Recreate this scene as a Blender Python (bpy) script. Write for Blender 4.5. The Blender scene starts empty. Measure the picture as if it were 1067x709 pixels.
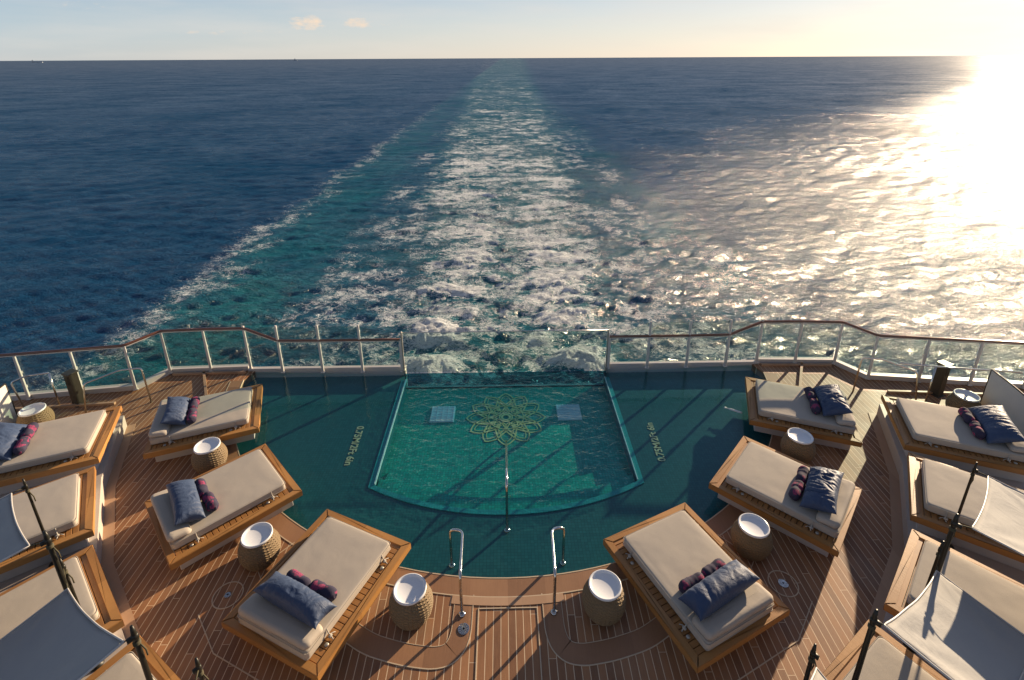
import bpy, bmesh, math, random
import numpy as np
from mathutils import Vector, Matrix, geometry, noise
R = math.radians
PI = math.pi
rnd = random.Random(7)
S = bpy.context.scene
C = S.collection

# ------------------------------------------------------------------ camera
CAM_Z = 8.0
SEA_Z = -18.0
cam = bpy.data.cameras.new('camera')
co = bpy.data.objects.new('camera', cam)
C.objects.link(co)
S.camera = co
cam.sensor_fit = 'HORIZONTAL'
cam.sensor_width = 36
cam.lens = 543 / 1067 * 36
cam.shift_y = -107 / 1067
cam.clip_start = 0.1
cam.clip_end = 90000
ROLL = R(-0.30)
co.matrix_world = (Matrix.Translation((0, 0, CAM_Z)) @ Matrix.Rotation(R(-0.92), 4, 'Z')
                   @ Matrix.Rotation(R(90 - 19.0), 4, 'X') @ Matrix.Rotation(ROLL, 4, 'Z'))

# ------------------------------------------------------------------ light
SUN_EL, SUN_AZ = 12.5, 46.5          # azimuth to the right of +Y
w = bpy.data.worlds.new('World')
S.world = w
w.use_nodes = True
nt = w.node_tree
bg = nt.nodes['Background']
sky = nt.nodes.new('ShaderNodeTexSky')
sky.sky_type = 'NISHITA'
sky.sun_disc = False
sky.sun_elevation = R(SUN_EL)
sky.sun_rotation = R(SUN_AZ)
sky.air_density = 1.0
sky.dust_density = .2
sky.ozone_density = 2.5
bg.inputs[1].default_value = 0.052

def wnode(t, **kw):
    n = nt.nodes.new(t)
    for k, v in kw.items():
        setattr(n, k, v)
    return n
def wlink(a, b):
    nt.links.new(a, b)
# small cumulus puffs and thin streaks low over the horizon, by direction
tc = wnode('ShaderNodeTexCoord')
sep = wnode('ShaderNodeSeparateXYZ')
wlink(tc.outputs['Generated'], sep.inputs[0])
def wmath(op, a, b=None, c=None, clamp=False):
    n = wnode('ShaderNodeMath', operation=op, use_clamp=clamp)
    for i, v in enumerate((a, b, c)):
        if v is None:
            continue
        if isinstance(v, (int, float)):
            n.inputs[i].default_value = v
        else:
            wlink(v, n.inputs[i])
    return n.outputs[0]
az = wmath('ARCTAN2', sep.outputs[0], sep.outputs[1])
el = wmath('ARCSINE', sep.outputs[2])
comb = wnode('ShaderNodeCombineXYZ')
wlink(az, comb.inputs[0])
wlink(wmath('MULTIPLY', el, 2.2), comb.inputs[1])
n1 = wnode('ShaderNodeTexNoise')
n1.inputs['Scale'].default_value = 55
n1.inputs['Detail'].default_value = 8
n1.inputs['Roughness'].default_value = 0.62
wlink(comb.outputs[0], n1.inputs['Vector'])
def puff(a0, e0, ra, re):
    da = wmath('DIVIDE', wmath('SUBTRACT', az, R(a0)), R(ra))
    de = wmath('DIVIDE', wmath('SUBTRACT', el, R(e0)), R(re))
    d = wmath('ADD', wmath('POWER', wmath('ABSOLUTE', da), 2.0), wmath('POWER', wmath('ABSOLUTE', de), 2.0))
    return wmath('SUBTRACT', 1.0, d, clamp=True)
acc = None
for p_, g_ in (((-19.0, 3.25, 2.3, .95), 1.0), ((-14.2, 3.35, 2.2, .75), .85), ((-27.5, 2.3, 5.5, .3), .5), ((-22.5, 2.45, 2.2, .25), .55),
           ((-11.3, 3.1, 2.6, .35), .5), ((6.5, 2.9, 3.4, .5), .35), ((-3, 3.2, 2.4, .3), .35), ((-36, 4.2, 4.5, .45), .4), ((14, 3.4, 3, .3), .3)):
    v = wmath('MULTIPLY', puff(*p_), g_)
    acc = v if acc is None else wmath('MAXIMUM', acc, v)
cl = wmath('MULTIPLY', wmath('SUBTRACT', wmath('ADD', wmath('MULTIPLY', acc, .42), wmath('MULTIPLY', n1.outputs[0], .9)), .64), 3.2, clamp=True)
cl = wmath('MULTIPLY', cl, wmath('MULTIPLY', acc, 1.6, clamp=True))
# soft high veil: broad variation of the clear sky
n2 = wnode('ShaderNodeTexNoise')
n2.inputs['Scale'].default_value = 5
n2.inputs['Detail'].default_value = 5
comb2 = wnode('ShaderNodeCombineXYZ')
wlink(az, comb2.inputs[0])
wlink(wmath('MULTIPLY', el, 7.0), comb2.inputs[1])
wlink(comb2.outputs[0], n2.inputs['Vector'])
veil = wmath('MULTIPLY', wmath('SUBTRACT', n2.outputs[0], .42), .9, clamp=True)
mx0 = wnode('ShaderNodeMix', data_type='RGBA')
wlink(veil, mx0.inputs['Factor'])
hs = wnode('ShaderNodeHueSaturation')
hs.inputs['Saturation'].default_value = .85
wlink(sky.outputs[0], hs.inputs['Color'])
tn = wnode('ShaderNodeMix', data_type='RGBA', blend_type='MULTIPLY')
tn.inputs['Factor'].default_value = 1
tn.inputs[7].default_value = (1.0, .98, 1.12, 1)
wlink(hs.outputs[0], tn.inputs[6])
hz = wnode('ShaderNodeMapRange', interpolation_type='SMOOTHSTEP')
wlink(el, hz.inputs[0])
hz.inputs[1].default_value = R(1); hz.inputs[2].default_value = R(16)
hz.inputs[3].default_value = .62; hz.inputs[4].default_value = 0
hb = wnode('ShaderNodeMix', data_type='RGBA')       # pale haze bank low over the whole horizon
wlink(hz.outputs[0], hb.inputs['Factor'])
wlink(tn.outputs[2], hb.inputs[6])
wz = wnode('ShaderNodeMapRange', interpolation_type='SMOOTHSTEP')
wlink(wmath('SUBTRACT', az, wmath('MULTIPLY', el, 5.0)), wz.inputs[0])
wz.inputs[1].default_value = R(-95); wz.inputs[2].default_value = R(30)
wc = wnode('ShaderNodeMix', data_type='RGBA')
wlink(wz.outputs[0], wc.inputs['Factor'])
wc.inputs[6].default_value = (4.6, 6.5, 8.2, 1)
wc.inputs[7].default_value = (9.2, 8.2, 6.9, 1)
wlink(wc.outputs[2], hb.inputs[7])
wlink(hb.outputs[2], mx0.inputs[6])
mx0.inputs[7].default_value = (8.2, 7.4, 6.6, 1)
mx = wnode('ShaderNodeMix', data_type='RGBA')
wlink(cl, mx.inputs['Factor'])
wlink(mx0.outputs[2], mx.inputs[6])
mx.inputs[7].default_value = (9.0, 7.2, 5.6, 1)
wlink(mx.outputs[2], bg.inputs[0])

sl = bpy.data.lights.new('sun', 'SUN')
sl.energy = 5.0
sl.angle = R(0.6)
sl.color = (1.0, 0.78, 0.53)
so = bpy.data.objects.new('sun', sl)
C.objects.link(so)
sd = Vector((math.sin(R(SUN_AZ)) * math.cos(R(SUN_EL)), math.cos(R(SUN_AZ)) * math.cos(R(SUN_EL)), math.sin(R(SUN_EL))))
so.rotation_euler = sd.to_track_quat('Z', 'Y').to_euler()
so.location = sd * 60

S.view_settings.view_transform = 'Standard'
S.view_settings.look = 'None'
S.view_settings.exposure = 1.0
S.view_settings.gamma = 1
S.cycles.transparent_max_bounces = 16
S.cycles.max_bounces = 8
S.cycles.caustics_reflective = False
S.cycles.caustics_refractive = False

# ------------------------------------------------------------------ material helper
class NT:
    def __init__(s, name):
        s.m = bpy.data.materials.new(name)
        s.m.use_nodes = True
        s.t = s.m.node_tree
        s.b = s.t.nodes['Principled BSDF']
        s.out = s.t.nodes['Material Output']
    def n(s, t, **kw):
        x = s.t.nodes.new(t)
        for k, v in kw.items():
            setattr(x, k, v)
        return x
    def put(s, v, sock):
        if v is None:
            return
        if isinstance(v, bpy.types.NodeSocket):
            s.t.links.new(v, sock)
        elif isinstance(v, tuple) and len(v) == 3 and sock.type == 'RGBA':
            sock.default_value = (*v, 1)
        else:
            sock.default_value = v
    def set(s, **kw):
        for k, v in kw.items():
            s.put(v, s.b.inputs[k.replace('_', ' ')])
    def math(s, op, a, b=None, c=None, clamp=False):
        x = s.n('ShaderNodeMath', operation=op, use_clamp=clamp)
        for i, v in enumerate((a, b, c)):
            s.put(v, x.inputs[i])
        return x.outputs[0]
    def mix(s, f, a, b, mode='MIX'):
        x = s.n('ShaderNodeMix', data_type='RGBA', blend_type=mode)
        s.put(f, x.inputs['Factor'])
        s.put(a, x.inputs[6])
        s.put(b, x.inputs[7])
        return x.outputs[2]
    def obj(s):
        return s.n('ShaderNodeTexCoord').outputs['Object']
    def mapping(s, v, scale=(1, 1, 1), rot=(0, 0, 0), loc=(0, 0, 0)):
        x = s.n('ShaderNodeMapping')
        s.put(v, x.inputs[0])
        x.inputs['Scale'].default_value = scale
        x.inputs['Rotation'].default_value = rot
        x.inputs['Location'].default_value = loc
        return x.outputs[0]
    def noise(s, v, scale, detail=4, rough=.55, dist=0, dim='3D', wv=None):
        x = s.n('ShaderNodeTexNoise', noise_dimensions=dim)
        if v is not None:
            s.put(v, x.inputs['Vector'])
        if wv is not None:
            s.put(wv, x.inputs['W'])
        x.inputs['Scale'].default_value = scale
        x.inputs['Detail'].default_value = detail
        x.inputs['Roughness'].default_value = rough
        x.inputs['Distortion'].default_value = dist
        return x.outputs[0]
    def ramp(s, f, *stops):
        x = s.n('ShaderNodeValToRGB')
        s.put(f, x.inputs[0])
        e = x.color_ramp.elements
        while len(e) < len(stops):
            e.new(.5)
        for i, (p, c) in enumerate(stops):
            e[i].position = p
            e[i].color = (*c, 1) if isinstance(c, tuple) else (c, c, c, 1)
        return x.outputs[0]
    def step(s, v, lo, hi):
        x = s.n('ShaderNodeMapRange', interpolation_type='SMOOTHSTEP')
        s.put(v, x.inputs[0])
        s.put(lo, x.inputs[1])
        s.put(hi, x.inputs[2])
        return x.outputs[0]
    def bump(s, h, strength=.3, dist=.01, prev=None):
        x = s.n('ShaderNodeBump')
        s.put(h, x.inputs['Height'])
        s.put(strength, x.inputs['Strength'])
        x.inputs['Distance'].default_value = dist
        if prev is not None:
            s.put(prev, x.inputs['Normal'])
        return x.outputs[0]
    def sepxyz(s, v):
        x = s.n('ShaderNodeSeparateXYZ')
        s.put(v, x.inputs[0])
        return x.outputs
    def attr(s, name):
        return s.n('ShaderNodeAttribute', attribute_name=name).outputs['Fac']

def simple(name, col, rough=.5, metal=0, var=.12, scale=8, bump=0, bscale=60, coat=0, stretch=(1, 1, 1)):
    m = NT(name)
    o = m.mapping(m.obj(), stretch)
    nz = m.noise(o, scale, 5)
    c = m.mix(nz, tuple(x * (1 - var) for x in col), tuple(min(1, x * (1 + var)) for x in col))
    m.set(Base_Color=c, Roughness=m.math('ADD', m.math('MULTIPLY', m.noise(o, scale * 3, 3), .16), max(.02, rough - .08)), Metallic=metal)
    if coat:
        m.set(Coat_Weight=coat, Coat_Roughness=.15)
    if bump:
        m.set(Normal=m.bump(m.noise(o, bscale, 4), bump, .004))
    return m.m

def teak(name, c0, c1, axis=0, width=.11, caulk=None, rough=.6, cw=.07, rot=0):
    """planks side by side along one axis, caulk lines between, grain along the other"""
    m = NT(name)
    o = m.mapping(m.obj(), rot=(0, 0, rot))
    xyz = m.sepxyz(o)
    u, v = (xyz[0], xyz[1]) if axis == 0 else (xyz[1], xyz[0])
    q = m.math('DIVIDE', u, width)
    fl = m.math('FLOOR', q)
    fr = m.math('FRACT', q)
    # butt joints staggered from plank to plank
    wn = m.n('ShaderNodeTexWhiteNoise', noise_dimensions='1D')
    m.put(fl, wn.inputs['W'])
    jv = m.math('ADD', m.math('DIVIDE', v, 2.3), m.math('MULTIPLY', wn.outputs[0], 7))
    cell = m.n('ShaderNodeCombineXYZ')
    m.put(fl, cell.inputs[0])
    m.put(m.math('FLOOR', jv), cell.inputs[1])
    w2 = m.n('ShaderNodeTexWhiteNoise', noise_dimensions='2D')
    m.put(cell.outputs[0], w2.inputs['Vector'])
    sc = (26, 1.6, 26) if axis == 0 else (1.6, 26, 26)
    gr = m.noise(m.mapping(o, sc), 2.2, 6, .65, .6)
    blot = m.noise(o, 1.1, 5, .6)
    f = m.math('ADD', m.math('MULTIPLY', w2.outputs[0], .55), m.math('ADD', m.math('MULTIPLY', gr, .5), m.math('MULTIPLY', m.math('SUBTRACT', blot, .5), .7)), clamp=True)
    col = m.mix(f, c0, c1)
    if caulk:
        gy = m.step(m.noise(m.mapping(o, (.6, .35, 1)), 1.3, 7, .68), .50, .68)
        col = m.mix(m.math('MULTIPLY', gy, .38), col, (.30, .235, .17))
    h = gr
    if caulk:
        a = m.math('LESS_THAN', fr, cw)
        jf = m.math('LESS_THAN', m.math('FRACT', jv), .003)
        mk = m.math('MULTIPLY', m.math('MAXIMUM', a, jf), m.math('ADD', .55, m.math('MULTIPLY', m.noise(o, 5, 3), .7)), clamp=True)
        col = m.mix(mk, col, caulk)
        h = m.math('SUBTRACT', gr, m.math('MULTIPLY', mk, .8))
    m.set(Base_Color=col, Roughness=m.math('ADD', m.math('MULTIPLY', blot, .3), rough - .15), Normal=m.bump(h, .35, .003))
    return m.m

M = {}
M['deck'] = teak('teak_deck', (.145, .062, .027), (.41, .195, .082), 0, .112, (.72, .55, .36), .58, .095)
M['margin'] = teak('teak_margin', (.20, .095, .045), (.38, .20, .10), 0, .6, None, .55)
M['margin_light'] = teak('teak_margin_light', (.36, .21, .12), (.52, .33, .2), 0, .6, None, .55)
M['caulk'] = simple('caulk_line', (.56, .44, .30), .7)
M['frame'] = teak('teak_frame', (.26, .115, .03), (.50, .25, .075), 0, 3.0, None, .42)
M['slat'] = teak('teak_slat', (.20, .085, .025), (.44, .21, .065), 1, .09, None, .45)
M['white'] = simple('white_paint', (.54, .51, .47), .4, var=.06)
M['plinth'] = simple('pale_plinth', (.50, .43, .37), .5, var=.08)
M['post'] = simple('post_paint', (.56, .54, .50), .32, var=.05)
M['hull'] = simple('hull_paint', (.55, .55, .55), .35, var=.05, scale=1)
M['rail_wood'] = simple('varnished_rail', (.12, .045, .022), .22, var=.3, scale=10, coat=.7)
M['steel'] = simple('polished_steel', (.62, .6, .57), .14, 1, var=.05)
M['dark_metal'] = simple('bronze_metal', (.10, .09, .07), .4, .7, var=.15)
M['pole'] = simple('dark_pole', (.02, .018, .012), .42, .3, var=.3)
M['rope'] = simple('rope', (.07, .06, .03), .8, var=.4, scale=60)
M['tray'] = simple('white_tray', (.78, .78, .78), .25, var=.03)
M['steel_cap'] = simple('brushed_cap', (.45, .42, .36), .35, .6, var=.1)
M['strap'] = simple('strap_webbing', (.42, .38, .32), .7, var=.2)
M['plastic'] = simple('white_plastic', (.82, .82, .78), .3, var=.03)

def shifted(m, o):
    oi = m.n('ShaderNodeObjectInfo')
    x = m.n('ShaderNodeVectorMath', operation='MULTIPLY_ADD')
    x.inputs[0].default_value = (37, 53, 19)
    cb = m.n('ShaderNodeCombineXYZ')
    for k in range(3):
        m.put(oi.outputs['Random'], cb.inputs[k])
    m.put(cb.outputs[0], x.inputs[1]); m.put(o, x.inputs[2])
    return x.outputs[0]
def fabric(name, col, var=.07, weave=420, crease=.35, rough=.85, cs=5.0, col2=None):
    m = NT(name)
    o = shifted(m, m.obj())
    nz = m.noise(o, 3.5, 6, .6)
    c = m.mix(nz, tuple(x * (1 - var) for x in col), col2 or tuple(min(1, x * (1 + var)) for x in col))
    fine = m.noise(m.mapping(o, (1, .35, 1)), weave, 2)
    c = m.mix(m.math('MULTIPLY', fine, .35), c, tuple(x * .72 for x in col))
    cr = m.noise(o, cs, 5, .55, 1.2)
    b = m.bump(cr, crease, .03)
    m.set(Base_Color=c, Roughness=rough, Normal=m.bump(fine, .25, .002, b), Sheen_Weight=.04)
    return m.m
M['mattress'] = fabric('mattress_fabric', (.465, .405, .33), crease=.10, cs=2.6)
M['bolster'] = fabric('bolster_fabric', (.45, .39, .32), crease=.16, cs=3.0)
M['blue'] = fabric('blue_pillow_fabric', (.034, .060, .125), var=.2, crease=.55, cs=7, rough=.6)
M['canvas'] = fabric('sail_canvas', (.36, .35, .33), var=.06, weave=300, crease=.5, cs=2.2)
M['screen'] = fabric('screen_canvas', (.66, .62, .55), var=.05, weave=300, crease=.15)
# navy rolls with a magenta plaid
m = NT('plaid_towel')
o = m.obj()
xyz = m.sepxyz(o)
patch = m.step(m.noise(shifted(m, o), 7, 2, .5), .55, .60)
st1 = m.math('GREATER_THAN', m.math('FRACT', m.math('MULTIPLY', xyz[0], 26)), .55)
st2 = m.math('GREATER_THAN', m.math('FRACT', m.math('MULTIPLY', xyz[1], 30)), .45)
mk = m.math('MULTIPLY', patch, m.math('ADD', .30, m.math('MULTIPLY', m.math('MAXIMUM', st1, st2), .4)))
m.set(Base_Color=m.mix(mk, m.mix(m.noise(o, 40, 3), (.02, .018, .035), (.045, .035, .075)), (.36, .035, .11)), Roughness=.9,
      Normal=m.bump(m.noise(o, 120, 3), .5, .004))
M['towel'] = m.m
# woven rattan
m = NT('rattan')
o = m.obj()
xyz = m.sepxyz(o)
nz = m.noise(o, 70, 4, .7)
n3 = m.noise(m.mapping(o, (1, 1, 6)), 6, 3)
m.set(Base_Color=m.mix(nz, m.mix(n3, (.085, .052, .022), (.12, .078, .034)), m.mix(n3, (.36, .25, .13), (.27, .18, .085))), Roughness=.7,
      Normal=m.bump(m.noise(m.mapping(o, (1, 1, 3)), 90, 3), .6, .004))
M['rattan'] = m.m

def thin_glass(name, tint, base=.04, rough=.02):
    """clear sheet: reflects by Fresnel, otherwise lets light through with a slight tint"""
    m = NT(name)
    tr = m.n('ShaderNodeBsdfTransparent')
    tr.inputs[0].default_value = (*tint, 1)
    gl = m.n('ShaderNodeBsdfGlossy')
    gl.inputs['Roughness'].default_value = rough
    # Schlick reflectance, the same from both faces of the sheet
    geo = m.n('ShaderNodeNewGeometry')
    dt = m.n('ShaderNodeVectorMath', operation='DOT_PRODUCT')
    m.put(geo.outputs['Normal'], dt.inputs[0]); m.put(geo.outputs['Incoming'], dt.inputs[1])
    m.dot = dt
    fr = m.math('POWER', m.math('SUBTRACT', 1.0, m.math('ABSOLUTE', dt.outputs['Value'])), 5.0)
    mx = m.n('ShaderNodeMixShader')
    m.put(m.math('ADD', m.math('MULTIPLY', fr, 1 - base), base, clamp=True), mx.inputs[0])
    m.put(tr.outputs[0], mx.inputs[1])
    m.put(gl.outputs[0], mx.inputs[2])
    m.put(mx.outputs[0], m.out.inputs['Surface'])
    return m
M['glass'] = thin_glass('railing_glass', (.84, .91, .89), .035, .005).m

M['acrylic'] = thin_glass('shade_tinted_acrylic', (.24, .50, .56), .035, .01).m  # see-through to let sun reach the floor; dark tint paints the shaded far band
def pool_water(name, tint, bs, strength, r=.03):
    m = thin_glass(name, tint, .03, r)
    o = m.obj()
    a = m.noise(m.mapping(o, (1, 1.5, 1)), bs, 4, .55, .8)
    b = m.noise(o, bs * 3.4, 3, .5, .4)
    h = m.math('ADD', a, m.math('MULTIPLY', b, .3))
    bn = m.bump(h, strength, .10)
    m.put(bn, m.dot.inputs[0])
    for nd in m.t.nodes:
        if nd.type == 'BSDF_GLOSSY':
            m.put(bn, nd.inputs['Normal'])
    return m.m
M['water_calm'] = pool_water('shelf_water', (.66, .86, .88), 1.3, .10)
M['water_rippled'] = pool_water('basin_water', (.62, .88, .90), 3.3, .60)

def tiles(name, c0, c1, size, grout=.06, rough=.3, spark=0):
    m = NT(name)
    o = m.obj()
    q = m.n('ShaderNodeTexBrick')
    m.put(o, q.inputs[0])
    q.offset = 0
    q.inputs['Scale'].default_value = 1
    q.inputs['Brick Width'].default_value = size
    q.inputs['Row Height'].default_value = size
    q.inputs['Mortar Size'].default_value = size * grout
    q.inputs['Color1'].default_value = (*c0, 1)
    q.inputs['Color2'].default_value = (*c1, 1)
    q.inputs['Mortar'].default_value = (*tuple(x * .6 for x in c0), 1)
    big = m.noise(o, .9, 5, .6)
    col = m.mix(m.math('MULTIPLY', big, .6), q.outputs[0], c1)
    if spark:
        vo = m.n('ShaderNodeTexVoronoi')
        m.put(o, vo.inputs['Vector'])
        vo.inputs['Scale'].default_value = 26
        sp = m.math('GREATER_THAN', m.sepxyz(vo.outputs['Color'])[0], 1 - spark)
        col = m.mix(m.math('MULTIPLY', sp, .5), col, (.35, .6, .5))
    m.set(Base_Color=col, Roughness=rough)
    return m.m
M['shelf'] = tiles('shelf_tiles', (.012, .090, .10), (.024, .135, .14), .06, grout=.06)
M['basin'] = tiles('basin_tiles', (.006, .21, .18), (.013, .42, .33), .06, grout=.08, spark=.03)
M['basin_wall'] = tiles('basin_wall_tiles', (.01, .10, .12), (.015, .14, .16), .05)
M['coping'] = tiles('coping_tiles', (.02, .27, .28), (.03, .36, .36), .05)
M['gold'] = simple('gold_mosaic', (.70, .62, .30), .45, var=.3, scale=20)
M['gold_text'] = simple('gold_text', (.64, .55, .34), .45, var=.15, scale=20)
M['edge'] = simple('edge_glint_strip', (.9, .93, .9), .25)  # near-white colour stands in for the specular line on the basin edge

# ------------------------------------------------------------------ object helpers
def tag(o, label=None, cat=None, group=None, kind=None):
    if label: o['label'] = label
    if cat: o['category'] = cat
    if group: o['group'] = group
    if kind: o['kind'] = kind
    return o
def empty(name, loc=(0, 0, 0), rz=0, label=None, cat=None, group=None):
    o = bpy.data.objects.new(name, None)
    C.objects.link(o)
    o.location = loc
    o.rotation_euler = (0, 0, rz)
    o.empty_display_size = .1
    return tag(o, label, cat, group)
def link(name, bm, mat, parent=None, smooth=False, mats=None):
    me = bpy.data.meshes.new(name)
    bmesh.ops.recalc_face_normals(bm, faces=bm.faces)
    zs = [v.co.z for v in bm.verts]
    if zs and max(zs) - min(zs) < 1e-6:
        for f in bm.faces:
            if f.normal.z < 0:
                f.normal_flip()
    bm.to_mesh(me)
    bm.free()
    if smooth:
        me.polygons.foreach_set('use_smooth', [True] * len(me.polygons))
    for x in (mats or [mat]):
        me.materials.append(M[x] if isinstance(x, str) else x)
    o = bpy.data.objects.new(name, me)
    C.objects.link(o)
    if parent is not None:
        o.parent = parent
    return o
def children(o):
    return [c for c in S.objects if c.parent == o]
def copy_tree(o, parent=None):
    c = o.copy()
    C.objects.link(c)
    c.parent = parent
    for ch in children(o):
        copy_tree(ch, c)
    return c
def box(bm, x0, x1, y0, y1, z0, z1, bev=0, seg=2, mat4=None):
    g = bmesh.ops.create_cube(bm, size=1)
    vs = g['verts']
    for v in vs:
        v.co = Vector(((x0 + x1) / 2 + v.co.x * (x1 - x0), (y0 + y1) / 2 + v.co.y * (y1 - y0), (z0 + z1) / 2 + v.co.z * (z1 - z0)))
    if bev:
        es = list({e for v in vs for e in v.link_edges})
        r = bmesh.ops.bevel(bm, geom=es, offset=bev, segments=seg, profile=.5, affect='EDGES')
        vs = list({v for f in r['faces'] for v in f.verts} | {v for v in vs if v.is_valid})
    if mat4 is not None:
        for v in vs:
            v.co = mat4 @ v.co
    return vs
def tube(bm, pts, r, seg=10, cap=True):
    pts = [Vector(p) for p in pts]
    rs = r if isinstance(r, (list, tuple)) else [r] * len(pts)
    rings = []
    up = None
    for i, p in enumerate(pts):
        d = (pts[min(i + 1, len(pts) - 1)] - pts[max(i - 1, 0)]).normalized()
        if up is None:
            up = d.orthogonal().normalized()
        up = (up - d * up.dot(d)).normalized()
        s = d.cross(up)
        rings.append([bm.verts.new(p + (up * math.cos(a) + s * math.sin(a)) * rs[i]) for a in [2 * PI * k / seg for k in range(seg)]])
    for a, b in zip(rings, rings[1:]):
        for k in range(seg):
            bm.faces.new((a[k], a[(k + 1) % seg], b[(k + 1) % seg], b[k]))
    if cap:
        bm.faces.new(rings[0][::-1])
        bm.faces.new(rings[-1])
def rounded(pts, rad, n=6):
    """polyline with its corners replaced by arcs"""
    pts = [Vector(p) for p in pts]
    out = [pts[0]]
    for a, b, c in zip(pts, pts[1:], pts[2:]):
        u = (a - b); v = (c - b)
        r = min(rad, u.length * .49, v.length * .49)
        p0 = b + u.normalized() * r; p1 = b + v.normalized() * r
        for k in range(n + 1):
            t = k / n
            out.append(p0 * (1 - t) ** 2 + b * 2 * t * (1 - t) + p1 * t * t)
    out.append(pts[-1])
    return out
def lathe(bm, prof, seg=40, fn=None, center=(0, 0)):
    rings = []
    for j, (r, z) in enumerate(prof):
        ring = []
        for k in range(seg):
            a = 2 * PI * k / seg
            rr = r + (fn(k, j, r, z) if fn else 0)
            ring.append(bm.verts.new((center[0] + rr * math.cos(a), center[1] + rr * math.sin(a), z)))
        rings.append(ring)
    for a, b in zip(rings, rings[1:]):
        for k in range(seg):
            bm.faces.new((a[k], a[(k + 1) % seg], b[(k + 1) % seg], b[k]))
    for ring in (rings[0], rings[-1]):
        if prof[0][0] > 1e-4:
            try: bm.faces.new(ring)
            except ValueError: pass
def prism(bm, poly, z0, z1, top=True, bottom=True, hole=None):
    loops = [[Vector((x, y, 0)) for x, y in poly]] + ([[Vector((x, y, 0)) for x, y in hole]] if hole else [])
    flat = [p for l in loops for p in l]
    tris = geometry.tessellate_polygon(loops)
    vt = [bm.verts.new((p.x, p.y, z1)) for p in flat]
    vb = [bm.verts.new((p.x, p.y, z0)) for p in flat]
    for t in tris:
        if top:
            bm.faces.new([vt[i] for i in t])
        if bottom:
            bm.faces.new([vb[i] for i in t])
    k = 0
    for l in loops:
        n = len(l)
        for i in range(n):
            a, b = k + i, k + (i + 1) % n
            bm.faces.new((vt[a], vt[b], vb[b], vb[a]))
        k += n
def sheet(bm, poly, z, hole=None):
    loops = [[Vector((x, y, 0)) for x, y in poly]] + ([[Vector((x, y, 0)) for x, y in hole]] if hole else [])
    flat = [p for l in loops for p in l]
    vt = [bm.verts.new((p.x, p.y, z)) for p in flat]
    for t in geometry.tessellate_polygon(loops):
        bm.faces.new([vt[i] for i in t])
def ribbon(bm, line, w0, w1, z, th=0):
    """flat band along a polyline from offset w0 to w1 (left of travel positive)"""
    L = [Vector((x, y)) for x, y in line]
    rows = []
    for i, p in enumerate(L):
        d0 = (L[i] - L[i - 1]).normalized() if i > 0 else (L[1] - L[0]).normalized()
        d1 = (L[i + 1] - L[i]).normalized() if i < len(L) - 1 else d0
        d = (d0 + d1).normalized()
        n = Vector((-d.y, d.x)) / max(.5, d.dot(d1))
        rows.append((p + n * w0, p + n * w1))
    a = [bm.verts.new((p.x, p.y, z)) for p, q in rows]
    b = [bm.verts.new((q.x, q.y, z)) for p, q in rows]
    for i in range(len(L) - 1):
        bm.faces.new((a[i], a[i + 1], b[i + 1], b[i]))
    if th:
        c = [bm.verts.new((p.x, p.y, z - th)) for p, q in rows]
        d = [bm.verts.new((q.x, q.y, z - th)) for p, q in rows]
        for i in range(len(L) - 1):
            bm.faces.new((a[i], a[i + 1], c[i + 1], c[i]))
            bm.faces.new((b[i], b[i + 1], d[i + 1], d[i]))
            bm.faces.new((c[i], c[i + 1], d[i + 1], d[i]))
        bm.faces.new((a[0], b[0], d[0], c[0]))
        bm.faces.new((a[-1], b[-1], d[-1], c[-1]))

# ------------------------------------------------------------------ the sea
rs = np.random.RandomState(5)
def lattice(seed):
    r = np.random.RandomState(seed)
    return r.rand(256, 256)
def vnoise(x, y, seed):
    L = lattice(seed)
    xi = np.floor(x).astype(int); yi = np.floor(y).astype(int)
    fx = x - xi; fy = y - yi
    fx = fx * fx * (3 - 2 * fx); fy = fy * fy * (3 - 2 * fy)
    xi &= 255; yi &= 255
    x1 = (xi + 1) & 255; y1 = (yi + 1) & 255
    return (L[xi, yi] * (1 - fx) + L[x1, yi] * fx) * (1 - fy) + (L[xi, y1] * (1 - fx) + L[x1, y1] * fx) * fy
def fbm(x, y, seed, oct=4, g=.5):
    s = 0; a = 1; t = 0
    for k in range(oct):
        c_, s_ = math.cos(.6 + k * .9), math.sin(.6 + k * .9)
        s = s + a * vnoise((x * c_ - y * s_) * 2.03 ** k + 17.3 * k, (x * s_ + y * c_) * 2.03 ** k - 9.1 * k, seed + k)
        t += a; a *= g
    return s / t
def sstep(a, b, x):
    t = np.clip((x - a) / (b - a), 0, 1)
    return t * t * (3 - 2 * t)
fine = np.linspace(R(-50), R(50), 760)
coarse = np.linspace(R(50), R(310), 90)[1:-1]
th = np.concatenate([fine, coarse])
rad = np.concatenate([np.geomspace(14, 30, 60), np.geomspace(30, 2600, 900)[1:], np.geomspace(2600, 60000, 60)[1:]])
NR, NC = len(rad), len(th)
RR, TT = np.meshgrid(rad, th, indexing='ij')
X = RR * np.sin(TT); Y = RR * np.cos(TT)
cell = RR * np.log(2600 / 30) / 900
cell = np.where(RR > 2600, RR * .05, cell)
cell = np.where((TT > R(50)), np.maximum(cell, RR * .05), cell)
Z = np.zeros_like(X)
for k in range(70):
    lam = .6 * (8.5 / .6) ** (k / 69.)
    ang = R(-62) + rs.normal(0, .75 - .45 * k / 69.)
    kx, ky = math.cos(ang) * 2 * PI / lam, math.sin(ang) * 2 * PI / lam
    amp = .0085 * lam ** .55 * rs.uniform(.6, 1.4)
    att = sstep(2.5, 5, lam / cell)
    ph = kx * X + ky * Y + rs.uniform(0, 6.28)
    s = np.sin(ph)
    Z += amp * att * (s + .22 * np.cos(2 * ph))
Z *= .45 + 1.15 * fbm(X / 38, Y / 26, 15, 4)
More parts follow.
